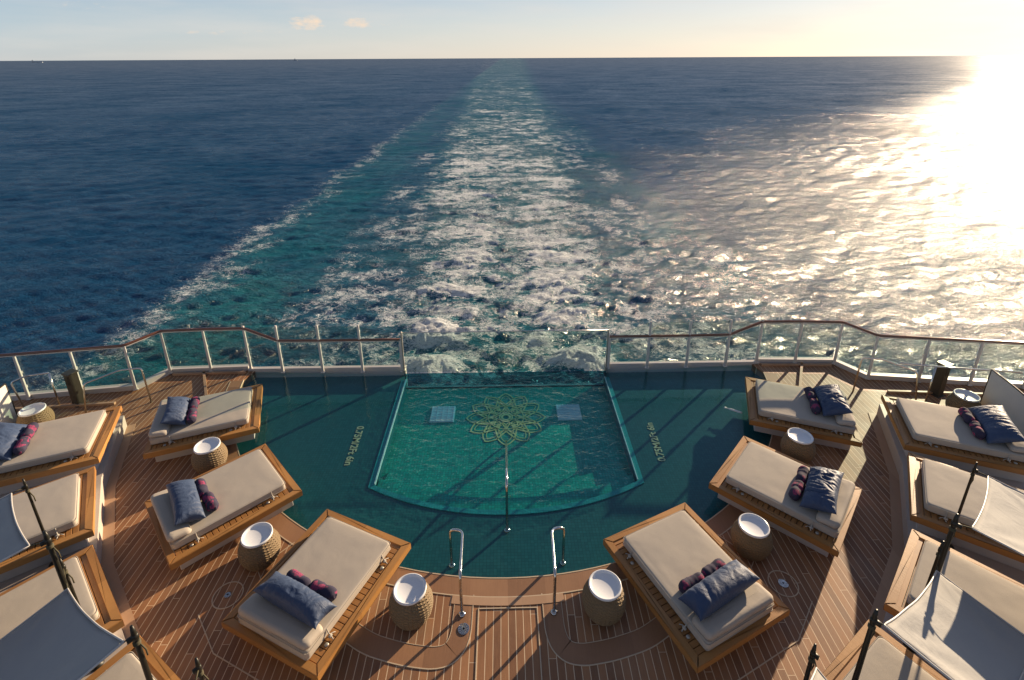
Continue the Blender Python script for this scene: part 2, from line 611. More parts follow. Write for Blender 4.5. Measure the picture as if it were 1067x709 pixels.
Xs = X + 3 * (fbm(X / 14, Y / 14, 11) - .5)
Xs = Xs + 3.4 * (fbm(X / 2.6, Y / 3.4, 13, 4, .6) - .5)
aX = np.abs(Xs)
dist = np.maximum(Y - 12, 0)
# propeller wash: a braided band behind the stern which widens and fades
half = 10.9 + .045 * dist + 3.2 * (1 - np.exp(-dist / 90)) + 2.2 * (fbm(Y / 9, np.sign(X) * 3 + 5, 21) - .5)
core = sstep(1.08, .62, aX / half)
mid = np.exp(-((X + .8 * np.sin(Y / 6)) / (2.3 + .004 * dist)) ** 2) * np.exp(-(dist / 75) ** 2)
wx = X + 2.2 * (fbm(X / 4, Y / 4, 33) - .5); wy = Y + 2.6 * (fbm(X / 4 + 9, Y / 4, 34) - .5)
q = np.clip(np.abs(wx) / half, 0, 1.3)
arc = wy - 3.4 * (1 - ((q - .52) / .5) ** 2) + 2.2 * (fbm(X / 11, Y / 11, 35) - .5) + np.tanh(X / 2) * 1.3
ph = (arc / (5.2 + .010 * dist)) % 1.0
band = sstep(0, .16, ph) * sstep(1.0, .22, ph)            # sharp crest facing the ship, trailing off behind
n_a = fbm(wx / 2.6, wy / 1.9, 41, 5, .6)
n_b = fbm(X / 9, Y / 7, 51, 4)
turb = core * np.exp(-dist / 230)
churn = fbm(wx / 1.1, wy / .8, 71, 4, .62)
Z += turb * (.10 * (band - .4) + .12 * (n_a - .5) + .08 * (churn - .5)) * sstep(.9, .3, cell)
fade = np.exp(-dist / 130)
dense = core * (.20 + .36 * fade + .36 * (band - .42) * (.25 + .75 * np.exp(-dist / 160)) + 1.3 * (n_a - .5) + 1.0 * (n_b - .5))
dense = dense - .62 * mid * core
dense = dense * (.62 + .38 * sstep(40, 66, Y)) - .10 * (1 - sstep(40, 60, Y))
# boiling foam heads right behind the stern, off each propeller
for bx, by, br, bo in ((-6.2, 46.0, 3.6, 1.15), (-7.4, 40.2, 3.0, 1.2), (7.4, 41.0, 3.0, 1.1), (6.3, 49.5, 2.6, .6), (6.8, 57.5, 3.2, .55), (-6.8, 56, 3.6, .6), (5.0, 67, 3.5, .4), (-5.2, 66, 3.4, .45), (-3.6, 50.5, 1.8, .4), (3.2, 45, 1.6, .45)):
    d2 = np.exp(-(((X - bx) / br) ** 2 + ((Y - by) / (br * .62)) ** 2) ** 1.5)
    dense += bo * d2 * (.8 + 1.4 * (n_a - .5))
    Z += bo * d2 * (.50 + .35 * (churn - .5) + .45 * (n_a - .5))
dense = np.clip(dense, 0, 1)
# bow-wave trails along both sides
Xe = X + 7 * (fbm(X / 6, Y / 8, 17, 5, .6) - .5)
EL, ER = -39 + 1.8 * (fbm(Y / 16, Y * 0, 61, 3) - .5) * 2, 30.5 + 4 * (fbm(Y / 18, Y * 0 + 7, 62, 3) - .5) * 2
inL = sstep(EL - 1.2, EL + 1.6, Xe)
inR = sstep(ER + 5, ER - 5, X)
edgeL = np.exp(-((Xe - EL - 1.6) / 3.1) ** 2) * (.25 + 1.1 * fbm(X / 3, Y / 5, 63, 4)) * (np.exp(-dist / 260) * .95 + .05)
lace = .78 * inL * inR * np.where(X < 0, sstep(-27, -21, X), 1) * (np.exp(-dist / 150) * .85 + .12)
lace = lace + .5 * np.exp(-((aX - half - .5) / 4.5) ** 2) * np.exp(-dist / 140)
n_c = fbm(wx / 5 + 40, Y / 11, 91, 4)
lace = lace * np.clip(.40 + 3.0 * (n_c - .40), 0.22, 1.5)
lace = np.clip(lace + edgeL + turb * .35, 0, 1)
dense = np.clip(dense * (.66 + .34 * np.exp(-dist / 330)) + .34 * edgeL * (.4 + n_a), 0, 1)
tealb = np.exp(-((X + 31.5) / 7.0) ** 4) * (.75 + .7 * (n_b - .5)) * (np.exp(-dist / 190) * .92 + .08)
teal = np.clip(.58 * tealb + inL * inR * (.42 + .7 * (n_b - .5)) * (np.exp(-dist / 230) * .85 + .15) * np.where(X > 16, 1.15, 1) + .45 * core, 0, 1)
teal = np.clip(teal * sstep(EL - .8, EL + 1.6, Xe), 0, 1)
wakez = inL * inR * np.exp(-dist / 200) * (1 - core)
Z += wakez * .09 * (fbm(X / 2.2, Y / 2.2, 81, 4, .6) - .5) * sstep(1.2, .4, cell)
Z -= 0
V = np.stack([X, Y, Z + SEA_Z], -1).reshape(-1, 3).astype(np.float32)
I = np.arange(NR * NC).reshape(NR, NC)
J = np.roll(I, -1, axis=1)
F = np.stack([I[:-1], J[:-1], J[1:], I[1:]], -1).reshape(-1, 4)[:, ::-1]
me = bpy.data.meshes.new('sea')
me.vertices.add(len(V)); me.vertices.foreach_set('co', V.ravel())
me.loops.add(F.size); me.loops.foreach_set('vertex_index', F.ravel().astype(np.int32))
me.polygons.add(len(F)); me.polygons.foreach_set('loop_start', np.arange(0, F.size, 4, dtype=np.int32))
me.update(calc_edges=True)
me.polygons.foreach_set('use_smooth', np.ones(len(F), bool))
far = np.clip(np.log(np.maximum(RR, 1) / 45) / np.log(3000 / 45), 0, 1)
for nm, arr in (('dense', dense), ('lace', lace), ('teal', teal), ('far', far), ('wake', np.clip(core + wakez * .7, 0, 1))):
    a = me.attributes.new(nm, 'FLOAT', 'POINT')
    a.data.foreach_set('value', arr.ravel().astype(np.float32))
sea = bpy.data.objects.new('sea', me)
C.objects.link(sea)
tag(sea, kind='structure')
m = NT('sea_water')
o = m.obj()
A = {k: m.attr(k) for k in ('dense', 'lace', 'teal', 'far', 'wake')}
o2 = m.mapping(o, (1, 1.35, 1))
warp = m.n('ShaderNodeTexNoise'); m.put(o2, warp.inputs['Vector'])
warp.inputs['Scale'].default_value = .8; warp.inputs['Detail'].default_value = 4
wv = m.n('ShaderNodeVectorMath', operation='MULTIPLY_ADD')
m.put(warp.outputs['Color'], wv.inputs[0]); wv.inputs[1].default_value = (1.7, 1.7, 0); m.put(o2, wv.inputs[2])
wo = wv.outputs[0]
fb = m.noise(wo, 1.15, 9, .68, .3)
fb2 = m.noise(wo, 5.0, 5, .65, .4)
pat = m.math('ADD', m.math('MULTIPLY', fb, .55), m.math('MULTIPLY', fb2, .45))
def ridge(scale, detail, k, v=None):
    n_ = m.noise(v if v is not None else wo, scale, detail, .62, .9)
    return m.math('SUBTRACT', 1.0, m.math('MULTIPLY', m.math('ABSOLUTE', m.math('SUBTRACT', n_, .5)), k), clamp=True)
wst = m.mapping(wo, (1.0, 1.5, 1))
web = m.math('ADD', m.math('ADD', m.math('MULTIPLY', ridge(.55, 6, 6, wst), .40), m.math('MULTIPLY', ridge(1.6, 5, 6, wst), .34)), m.math('MULTIPLY', fb2, .30))
thr = m.math('SUBTRACT', .98, m.math('MULTIPLY', A['dense'], .72))
foam = m.step(web, m.math('SUBTRACT', thr, .03), m.math('ADD', thr, .11))
foam = m.math('MULTIPLY', foam, m.step(A['dense'], .03, .22))
def vor(scale, v=None):
    x = m.n('ShaderNodeTexVoronoi', feature='DISTANCE_TO_EDGE')
    m.put(v if v is not None else wo, x.inputs['Vector'])
    x.inputs['Scale'].default_value = scale
    return x.outputs['Distance']
brk = m.noise(o, .35, 6, .65)
r1 = ridge(.55, 5, 13)
r2 = ridge(1.5, 5, 10)
lw = m.math('MULTIPLY', A['lace'], m.step(brk, .38, .62))
lc = m.math('MAXIMUM', m.step(m.math('ADD', r1, lw), .95, 1.45), m.math('MULTIPLY', m.step(m.math('ADD', r2, lw), 1.0, 1.5), .85))
lc = m.math('MULTIPLY', lc, m.math('MULTIPLY', m.step(fb2, .34, .56), m.step(A['lace'], .02, .2)))
foam_all = m.math('MAXIMUM', foam, m.math('MULTIPLY', lc, .85), clamp=True)
navy = m.mix(m.noise(o, .02, 4), (.006, .048, .118), (.012, .072, .155))
watc = m.mix(m.math('MULTIPLY', A['teal'], m.math('ADD', .55, m.math('MULTIPLY', brk, .9)), clamp=True), navy, (.011, .135, .170))
foamc = m.mix(m.step(pat, .35, .62), (.66, .73, .75), (.95, .96, .96))
ow = m.mapping(o, (1.0, 1.9, 1), rot=(0, 0, R(-26)))
def crest(v, scale, detail, dist_):
    n_ = m.noise(v, scale, detail, .62, dist_)
    return m.math('SUBTRACT', 1.0, m.math('MULTIPLY', m.math('ABSOLUTE', m.math('SUBTRACT', n_, .5)), 3.2))
gust = m.math('ADD', .45, m.math('MULTIPLY', m.noise(o, .022, 4, .6), 1.1))
c1 = m.math('ADD', m.math('MULTIPLY', crest(ow, .55, 5, .5), .6), m.math('MULTIPLY', m.noise(ow, 1.3, 5, .65, .5), .9))
c2 = m.noise(ow, 3.6, 5, .65, .4)
c3 = m.math('ADD', m.noise(ow, .16, 6, .62, .3), m.math('MULTIPLY', m.noise(m.mapping(o, (1, 2.6, 1), rot=(0, 0, R(-12))), .035, 5, .65), 1.6))
b3 = m.bump(c3, m.math('SUBTRACT', .45, m.math('MULTIPLY', A['far'], .30)), 1.0)
b1 = m.bump(c1, m.math('MULTIPLY', gust, m.math('SUBTRACT', 1.0, m.math('MULTIPLY', m.math('POWER', A['far'], .6), .9))), .40, b3)
b2 = m.bump(c2, m.math('MULTIPLY', gust, m.math('SUBTRACT', 1.0, m.math('MULTIPLY', A['far'], .9))), .16, b1)
bw = m.bump(m.math('ADD', fb, m.math('MULTIPLY', fb2, .35)), m.math('MULTIPLY', A['wake'], .8), .22, b2)
bf = m.bump(pat, m.math('MULTIPLY', foam_all, 1.0), .30, bw)
# water body: scattered colour from below plus a mirror whose share is held down where
# the unresolved wavelets hide one another (far away, near-grazing views)
body = m.n('ShaderNodeBsdfDiffuse')
m.put(m.mix(foam_all, watc, foamc), body.inputs['Color'])
m.put(bf, body.inputs['Normal'])
mir = m.n('ShaderNodeBsdfGlossy')
m.put(m.math('ADD', m.math('ADD', .10, m.math('MULTIPLY', m.math('POWER', A['far'], .8), .32)), m.math('MULTIPLY', foam_all, .4)), mir.inputs['Roughness'])
m.put(bf, mir.inputs['Normal'])
geo = m.n('ShaderNodeNewGeometry')
dt = m.n('ShaderNodeVectorMath', operation='DOT_PRODUCT')
m.put(bf, dt.inputs[0]); m.put(geo.outputs['Incoming'], dt.inputs[1])
fr = m.math('POWER', m.math('SUBTRACT', 1.0, m.math('ABSOLUTE', dt.outputs['Value'])), 5.0)
cap = m.math('ADD', .115, m.math('MULTIPLY', A['far'], .085))
fr = m.math('MINIMUM', m.math('ADD', .02, m.math('MULTIPLY', fr, .98)), cap)
sk1 = m.noise(m.mapping(o, (1, 1.5, 1), rot=(0, 0, R(-20))), .30, 9, .78, .4)
sk2 = m.noise(m.mapping(o, (1, 1.8, 1), rot=(0, 0, R(-14))), .022, 9, .74, .5)
sk = m.math('ADD', m.math('MULTIPLY', sk1, .5), m.math('MULTIPLY', sk2, .5))
skm = m.n('ShaderNodeMapRange'); m.put(sk, skm.inputs[0])
skm.inputs[1].default_value = .38; skm.inputs[2].default_value = .62
skm.inputs[3].default_value = .12; skm.inputs[4].default_value = 2.0
fr = m.math('MULTIPLY', fr, skm.outputs[0])
fr = m.math('MULTIPLY', fr, m.math('SUBTRACT', 1.0, m.math('MULTIPLY', foam_all, .85)))
mxs = m.n('ShaderNodeMixShader')
m.put(fr, mxs.inputs[0]); m.put(body.outputs[0], mxs.inputs[1]); m.put(mir.outputs[0], mxs.inputs[2])
m.put(mxs.outputs[0], m.out.inputs['Surface'])
me.materials.append(m.m)

# ------------------------------------------------------------------ ship: hull, deck, pool
def mirror(pts):
    return [(-x, y) for x, y in pts][::-1]
POOLR, POOLC = 7.05, 13.25
def arc_pts(r, cy, a0, a1, n):
    return [(r * math.sin(a), cy - r * math.cos(a)) for a in [a0 + (a1 - a0) * k / n for k in range(n + 1)]]
STERN_Y = 12.32
aend = math.acos((POOLC - 11.9) / POOLR)
rim = arc_pts(POOLR, POOLC, -aend, aend, 64)           # from left to right, round the camera side
rim = [(-6.78, STERN_Y)] + rim + [(6.78, STERN_Y)]
fenceR = [(2.8, 12.22), (6.0, 12.22), (6.9, 12.38), (9.0, 12.28), (9.45, 11.56), (12.5, 11.15), (17, 10.5)]
outR = [(6.78, STERN_Y), (6.9, 12.5), (9.06, 12.4), (9.52, 11.67), (12.5, 11.27), (17, 10.6), (17, -12)]
deck_poly = rim + outR[1:] + mirror(outR)[:-1]
bm = bmesh.new()
prism(bm, deck_poly, -.30, 0)
deck = tag(link('deck', bm, 'deck'), kind='structure')
hull_poly = [(-17, -12), (17, -12), (17, 10.6), (12.5, 11.27), (9.52, 11.67), (9.06, 12.4), (6.9, 12.5), (2.78, 12.5), (2.78, 12.2), (-2.78, 12.2), (-2.78, 12.5), (-6.9, 12.5), (-9.06, 12.4), (-9.52, 11.67), (-12.5, 11.27), (-17, 10.6)]
bm = bmesh.new()
prism(bm, hull_poly, SEA_Z - 2, -1.3)
tag(link('ship_hull', bm, 'hull'), kind='structure')
# hull sides between the basin level and the deck, outside the wet area
bm = bmesh.new()
stern_i = hull_poly.index((2.78, 12.2))
side_line = hull_poly[stern_i + 2:] + hull_poly[:stern_i]
ribbon(bm, side_line, 0, .08, -.02, 1.3)
box(bm, -2.86, 2.86, 12.165, 12.24, -1.4, -.50)
tag(link('hull_side', bm, 'hull'), kind='structure')

WZ = -.03
# shelf floor with the opening of the basin
BX, BYF, BYB = 2.69, 8.42, 12.10
SHZ = -.20
Rb = 5.65; cyb = BYF + math.sqrt(Rb ** 2 - BX ** 2)
ab = math.asin(BX / Rb)
basin_front = arc_pts(Rb, cyb, -ab, ab, 32)
basin = [(-BX, 12.06)] + basin_front + [(BX, 12.06)]
shelf_poly = [(x * 1.004, y) for x, y in rim]
shelf_l = shelf_poly
bm = bmesh.new()
# closed outline: along the rim, back over the stern with a notch for the basin
outline = shelf_l + [(BX, STERN_Y)] + [(BX, 12.06)] + basin_front[::-1] + [(-BX, 12.06), (-BX, STERN_Y)]
sheet(bm, outline, SHZ)
shelf = tag(link('pool_shelf', bm, 'shelf'), kind='structure')
bm = bmesh.new()
FZ = -.50
sheet(bm, [(-BX - .02, 12.10)] + [(x * 1.003, y - .02) for x, y in basin_front] + [(BX + .02, 12.10)], FZ)
floor = tag(link('pool_floor', bm, 'basin'), kind='structure')
bm = bmesh.new()
wl = [(-BX, 12.08)] + basin_front + [(BX, 12.08)]
ribbon(bm, wl, 0, -.03, SHZ - .004, .42)
tag(link('pool_wall', bm, 'basin_wall'), kind='structure')
# curved steps along the front wall of the basin
for k, (dr, zz) in enumerate(((.42, -.32), (.85, -.41))):
    bm = bmesh.new()
    a2 = ab * (1 - .03)
    inner = arc_pts(Rb - dr, cyb, -a2, a2, 32)
    outer = [(x * .99, y + .03) for x, y in basin_front]
    inner = [(max(-BX + .03, min(BX - .03, x * 1.12)), y) for x, y in inner]
    prism(bm, outer + inner[::-1], FZ + .002, zz)
    tag(link('pool_step', bm, 'basin'), kind='structure')
# turquoise coping band round the basin, with thin white strips that paint the edge highlight
bm = bmesh.new()
ribbon(bm, [(-BX, 12.06)] + basin_front + [(BX, 12.06)], -.11, -.004, SHZ + .02, .02)
tag(link('coping_band', bm, 'coping'), kind='structure')
bm = bmesh.new()
ribbon(bm, [(-BX, 12.06)] + basin_front[:1], -.0, .024, SHZ + .045, .045)
ribbon(bm, basin_front[-1:] + [(BX, 12.06)], .0, .016, SHZ + .045, .045)
tag(link('edge_glint_strip', bm, 'edge'), kind='structure')
# stern wall of the wet area
bm = bmesh.new()
for s in (-1, 1):
    x0, x1 = sorted((s * 2.72, s * 6.98))
    box(bm, x0, x1, 12.30, 12.42, -.6, .07, .012)
tag(link('pool_coaming', bm, 'white'), kind='structure')
bm = bmesh.new()
box(bm, -2.716, 2.716, 12.095, 12.135, -.505, -.028)
tag(link('infinity_edge', bm, 'acrylic'), kind='structure')
# water
WZ = -.03
bm = bmesh.new()
ws = shelf_l[:]
wout = ws + [(BX - .01, 12.06)] + [(x * .998, y) for x, y in basin_front[::-1]] + [(-BX + .01, 12.06)]
sheet(bm, wout, WZ)
tag(link('shelf_water', bm, 'water_calm'), kind='structure')
bm = bmesh.new()
sheet(bm, [(-BX + .01, 12.09)] + [(x * .998, y) for x, y in basin_front] + [(BX - .01, 12.09)], WZ - .004)
tag(link('basin_water', bm, 'water_rippled'), kind='structure')

# lotus mosaic on the basin floor
bm = bmesh.new()
def petal(ang, r0, r1, wd, t, z):
    pts = []
    n = 14
    for k in range(n + 1):
        q = k / n
        r = r0 + (r1 - r0) * q
        wq = wd * math.sin(PI * q ** .8) ** .75 if 0 < q < 1 else 0
        pts.append((r, wq))
    for k in range(n + 1):
        q = 1 - k / n
        r = r0 + (r1 - r0) * q
        wq = wd * math.sin(PI * q ** .8) ** .75 if 0 < q < 1 else 0
        if 0 < k < n:
            pts.append((r, -wq))
    ca, sa = math.cos(ang), math.sin(ang)
    L = [(r * ca - w_ * sa, r * sa + w_ * ca) for r, w_ in pts]
    L.append(L[0])
    ribbon(bm, L, -t / 2, t / 2, z, .006)
for k in range(12):
    petal(2 * PI * k / 12, .46, .98, .215, .030, .012)
    petal(2 * PI * k / 12, .54, .88, .125, .014, .013)
    petal(2 * PI * (k + .5) / 12, .22, .74, .125, .024, .016)
    petal(2 * PI * (k + .5) / 12, .28, .62, .065, .014, .017)
for k in range(8):
    petal(2 * PI * k / 8, .08, .40, .085, .024, .02)
for rr, tt in ((.16, .03), (.10, .05), (.44, .02)):
    ribbon(bm, arc_pts(rr, 0, 0, 2 * PI, 36), -tt / 2, tt / 2, .024, .006)
lot = link('lotus_mosaic', bm, 'gold', floor)
lot.location = (0, 10.84, FZ)
# square suction grilles
bm = bmesh.new()
box(bm, -.30, .30, -.30, .30, 0, .02)
for k in range(9):
    box(bm, -.27, .27, -.28 + k * .065, -.25 + k * .065, .022, .035)
for k in range(5):
    box(bm, -.27 + k * .135 - .008, -.27 + k * .135 + .008, -.285, .285, .037, .045)
mm = simple('grille', (.80, .90, .93), .3, 0, var=.3, scale=14)
M['grille'] = mm
g0 = link('floor_grille', bm, 'grille', floor)
g0.location = (-1.59, 11.0, FZ + .002)
g1 = g0.copy(); C.objects.link(g1); g1.location = (1.59, 11.0, FZ + .002); g1.parent = floor
# depth markings lettered on the shelf
def text_mesh(body, size, name, mat, parent, loc, rz, ext=.004):
    cu = bpy.data.curves.new(name, 'FONT')
    cu.body = body; cu.size = size; cu.extrude = ext; cu.align_x = 'CENTER'; cu.align_y = 'CENTER'
    cu.offset = .004
    to = bpy.data.objects.new('tmp_text', cu)
    C.objects.link(to)
    dg = bpy.context.evaluated_depsgraph_get()
    me = bpy.data.meshes.new_from_object(to.evaluated_get(dg))
    bpy.data.objects.remove(to)
    me.name = name
    me.materials.clear(); me.materials.append(M[mat])
    ob = bpy.data.objects.new(name, me)
    C.objects.link(ob); ob.parent = parent
    ob.location = loc; ob.rotation_euler = (0, 0, rz)
    return ob
tm = text_mesh('0.75M/2Ft 6in', .225, 'depth_marking', 'gold_text', shelf, (-3.41, 9.60, SHZ + .006), R(-91 + 3))
tm2 = text_mesh('0.75M/2Ft 6in', .225, 'depth_marking', 'gold_text', shelf, (3.37, 9.57, SHZ + .006), R(91 - 3))

# teak margin boards and caulk lines set into the deck
bm = bmesh.new()
ribbon(bm, rim[1:-1], -.30, .012, .006, .03)
link('rim_board', bm, 'margin', deck)
bm = bmesh.new()
ribbon(bm, rim[1:-1], -.318, -.300, .0075, .01)
ribbon(bm, rim[1:-1], -.002, .016, .0095, .035)
link('caulk_line', bm, 'caulk', deck)
bm = bmesh.new()
ribbon(bm, arc_pts(POOLR + .315, POOLC, -.118, .118, 14), -.13, 0, .0105, .005)
link('tread_board', bm, 'margin_light', deck)
# sweeping margin of the table bays
def bay(sgn):
    pts = [(.56, 5.94), (.57, 5.35), (.64, 5.12), (.80, 4.96), (1.05, 4.91), (1.5, 4.97), (2.05, 5.12), (2.62, 5.45)]
    pts = [(sgn * x, y) for x, y in pts]
    v = rounded([(x, y, 0) for x, y in pts], .2, 4)
    L = [(p.x, p.y) for p in v]
    if sgn < 0:
        L = L[::-1]
    return L
bm = bmesh.new(); bmc = bmesh.new()
for sgn in (1, -1):
    L = bay(sgn)
    ribbon(bm, L, -.02, .26, .0048, .004)
    ribbon(bmc, L, -.032, -.018, .0085, .01)
    ribbon(bmc, L, .262, .270, .0085, .01)
link('bay_board', bm, 'margin', deck)
# outlines of the plank fields
for sgn in (1, -1):
    for ln in ([(2.55, 4.42), (4.2, 5.16), (4.72, 5.72)], [(3.35, 5.45), (4.15, 6.45), (3.72, 6.95)], [(5.0, 7.1), (5.75, 7.85), (5.45, 8.35)]):
        L = [(sgn * x, y) for x, y in ln]
        ribbon(bmc, L, -.007, .007, .0088, .008)
    for cx, cy, r_ in ((4.42, 6.02, .22),):
        ribbon(bmc, [(sgn * cx + r_ * math.cos(a), cy + r_ * math.sin(a)) for a in [2 * PI * k / 28 for k in range(29)]], -.008, .008, .0092, .008)
ribbon(bmc, [(-.45, 4.3), (-.45, 5.72), (.45, 5.72), (.45, 4.3)], -.008, .008, .0096, .008)
link('field_line', bmc, 'caulk', deck)
def deck_drain(x, y, r_):
    bm = bmesh.new()
    lathe(bm, [(r_, .004), (r_, .014), (r_ * .9, .016), (r_ * .86, .010), (r_ * .3, .010), (.001, .012)], 24)
    for k in range(6):
        a = PI * k / 6
        box(bm, -r_ * .8, r_ * .8, -.006, .006, .0122, .0165, mat4=Matrix.Rotation(a, 4, 'Z'))
    d = link('deck_drain', bm, 'steel', deck)
    d.location = (x, y, 0)
deck_drain(-.66, 5.42, .085)
deck_drain(4.42, 6.02, .075)
deck_drain(-4.42, 6.02, .05)

# raised pale platforms of the outer ring
inner_edge = [(8.75, 10.12), (7.90, 8.22), (6.76, 6.52), (5.28, 5.08), (3.45, 3.92), (1.9, 3.15), (1.9, 1.0), (17, 1.0), (17, 7.6)]
PZ = .30
for sgn in (-1, 1):
    bm = bmesh.new()
    prism(bm, [(sgn * x, y) for x, y in inner_edge], .002, PZ)
    tag(link('platform', bm, 'plinth'), kind='structure')
bm = bmesh.new()
for sgn in (-1, 1):
    L = [(sgn * x, y) for x, y in inner_edge[:6]]
    if sgn > 0:
        L = L[::-1]
    ribbon(bm, L, .0, .17, .011, .007)
link('platform_margin', bm, 'margin_light', deck)

# coaming along the outer fence
for sgn in (-1, 1):
    bm = bmesh.new()
    L = [(sgn * x, y) for x, y in [(6.98, 12.43), (9.03, 12.34), (9.48, 11.61), (12.5, 11.21), (17, 10.55)]]
    if sgn < 0: L = L[::-1]
    ribbon(bm, L, -.09, .05, .13, .135)
    tag(link('deck_coaming', bm, 'white'), kind='structure')
# low hatch kerbs on the stern quarters of the deck
bm = bmesh.new()
for sgn in (-1, 1):
    for a, b in (((7.45, 11.1), (8.15, 12.28)), ((7.0, 12.22), (8.9, 12.16)), ((9.6, 10.95), (12.2, 10.75))):
        L = [(sgn * a[0], a[1]), (sgn * b[0], b[1])]
        ribbon(bm, L, -.03, .03, .06, .058)
link('deck_kerb', bm, 'margin_light', deck)

# ------------------------------------------------------------------ railings
def side_word(v):
    return 'left' if v < 0 else 'right'
def railing(sgn):
    t = empty('glass_railing', (sgn * 8, 12, 0), label='long glass guard rail with brown wooden handrail, %s of the glass pool barrier' % side_word(sgn), cat='railing', group='glass guard rails along the stern')
    inv = Matrix.Translation((-sgn * 8, -12, 0))
    def part(name, bm, mat, par=t, smooth=False):
        bmesh.ops.transform(bm, matrix=inv, verts=bm.verts)
        return link(name, bm, mat, par, smooth)
    # (x, y, post foot z, post top z, rail z, spike)
    st = [(2.78, 12.2, 0, 1.0, .98), (3.85, 12.2, 0, 1.42, .98), (4.92, 12.2, 0, 1.42, .98), (6.0, 12.22, 0, 1.42, .98),
          (6.9, 12.33, .03, 1.36, 1.30), (7.95, 12.29, .03, 1.29, 1.31), (9.0, 12.22, .03, 1.29, 1.31), (9.45, 11.50, .03, 1.29, 1.31),
          (10.65, 11.33, .03, 1.29, 1.31), (11.85, 11.16, .03, 1.29, 1.31), (13.1, 11.0, .03, 1.29, 1.31), (14.4, 10.8, .03, 1.29, 1.31)]
    hp = []
    for i, (x, y, z0, z1, rz) in enumerate(st):
        x *= sgn
        d = Vector((st[min(i + 1, len(st) - 1)][0] - st[max(i - 1, 0)][0], st[min(i + 1, len(st) - 1)][1] - st[max(i - 1, 0)][1]))
        a = math.atan2(d.y, d.x) * sgn
        bm = bmesh.new()
        lean = Matrix.Translation((x, y, 0)) @ Matrix.Rotation(a, 4, 'Z')
        wd = .034 if i else .045
        box(bm, -wd, wd, -.028, .028, z0, z1, .007, 1)
        for v in bm.verts:
            q = (v.co.z - z0) / (z1 - z0)
            v.co.x *= 1 - .25 * q
            v.co.y *= 1 - .15 * q
        box(bm, -.055, .055, -.045, .045, z0, z0 + .02, .004, 1)
        for zz in (.35, .75):
            box(bm, -.03, .03, .026, .05, zz, zz + .07, .004, 1)
        bmesh.ops.transform(bm, matrix=lean, verts=bm.verts)
        part('post', bm, 'post')
        hp.append((x, y, rz))
        if i < len(st) - 1:
            nx, ny, nz0, nz1, nrz = st[i + 1]
            nx *= sgn
            p, q = Vector((x, y)), Vector((nx, ny))
            dd = (q - p).normalized(); nn = Vector((-dd.y, dd.x)) * sgn
            p2 = p + dd * .03 + nn * .045; q2 = q - dd * .03 + nn * .045
            tp = (1.36, 1.36) if (1 <= i < 3) else ((.94, 1.36) if i == 0 else ((1.36, 1.26) if i == 3 else (1.25, 1.25)))
            bm = bmesh.new()
            th_ = nn * .006
            vs = []
            for off in (-1, 1):
                for (c_, zz) in ((p2, .16), (q2, .16), (q2, tp[1]), (p2, tp[0])):
                    e = c_ + th_ * off
                    vs.append(bm.verts.new((e.x, e.y, zz)))
            bm.faces.new(vs[:4][::-1]); bm.faces.new(vs[4:])
            for k in range(4):
                bm.faces.new((vs[k], vs[(k + 1) % 4], vs[4 + (k + 1) % 4], vs[4 + k]))
            part('glass_panel', bm, 'glass')
    # handrail: flattened wooden rail on a metal strip
    hp2 = rounded(hp, .09, 4)
    bm = bmesh.new()
    tube(bm, hp2, .034, 12)
    for v in bm.verts:
        pass
    h = part('handrail', bm, 'rail_wood', smooth=True)
    bm = bmesh.new()
    tube(bm, [(p.x, p.y, p.z - .042) for p in hp2], .018, 8)
    bmesh.ops.transform(bm, matrix=inv, verts=bm.verts)
    link('under_rail', bm, 'post', h, True)
    return t
railing(-1)
railing(1)
# frameless glass wind break behind the infinity edge
t = empty('glass_barrier', (0, 12.23, 0), label='clear frameless glass barrier with thin top rail behind the pool edge, above the white wake', cat='glass barrier')
bm = bmesh.new()
box(bm, -2.70, 2.70, -.008 - .03, .008 - .03, -.03, 1.16)
link('glass_panel', bm, 'glass', t)
bm = bmesh.new()
tube(bm, [(-2.76, -.03, 1.175), (2.76, -.03, 1.175)], .013, 8)
link('top_rail', bm, 'steel', t, True)
for s in (-1, 1):
    bm = bmesh.new()
    box(bm, s * 2.735 - .018, s * 2.735 + .018, -.06, .0, -.04, 1.20, .006, 1)
    box(bm, s * 2.735 - .035, s * 2.735 + .035, -.08, .02, -.04, .06, .006, 1)
    link('post', bm, 'steel_cap', t)

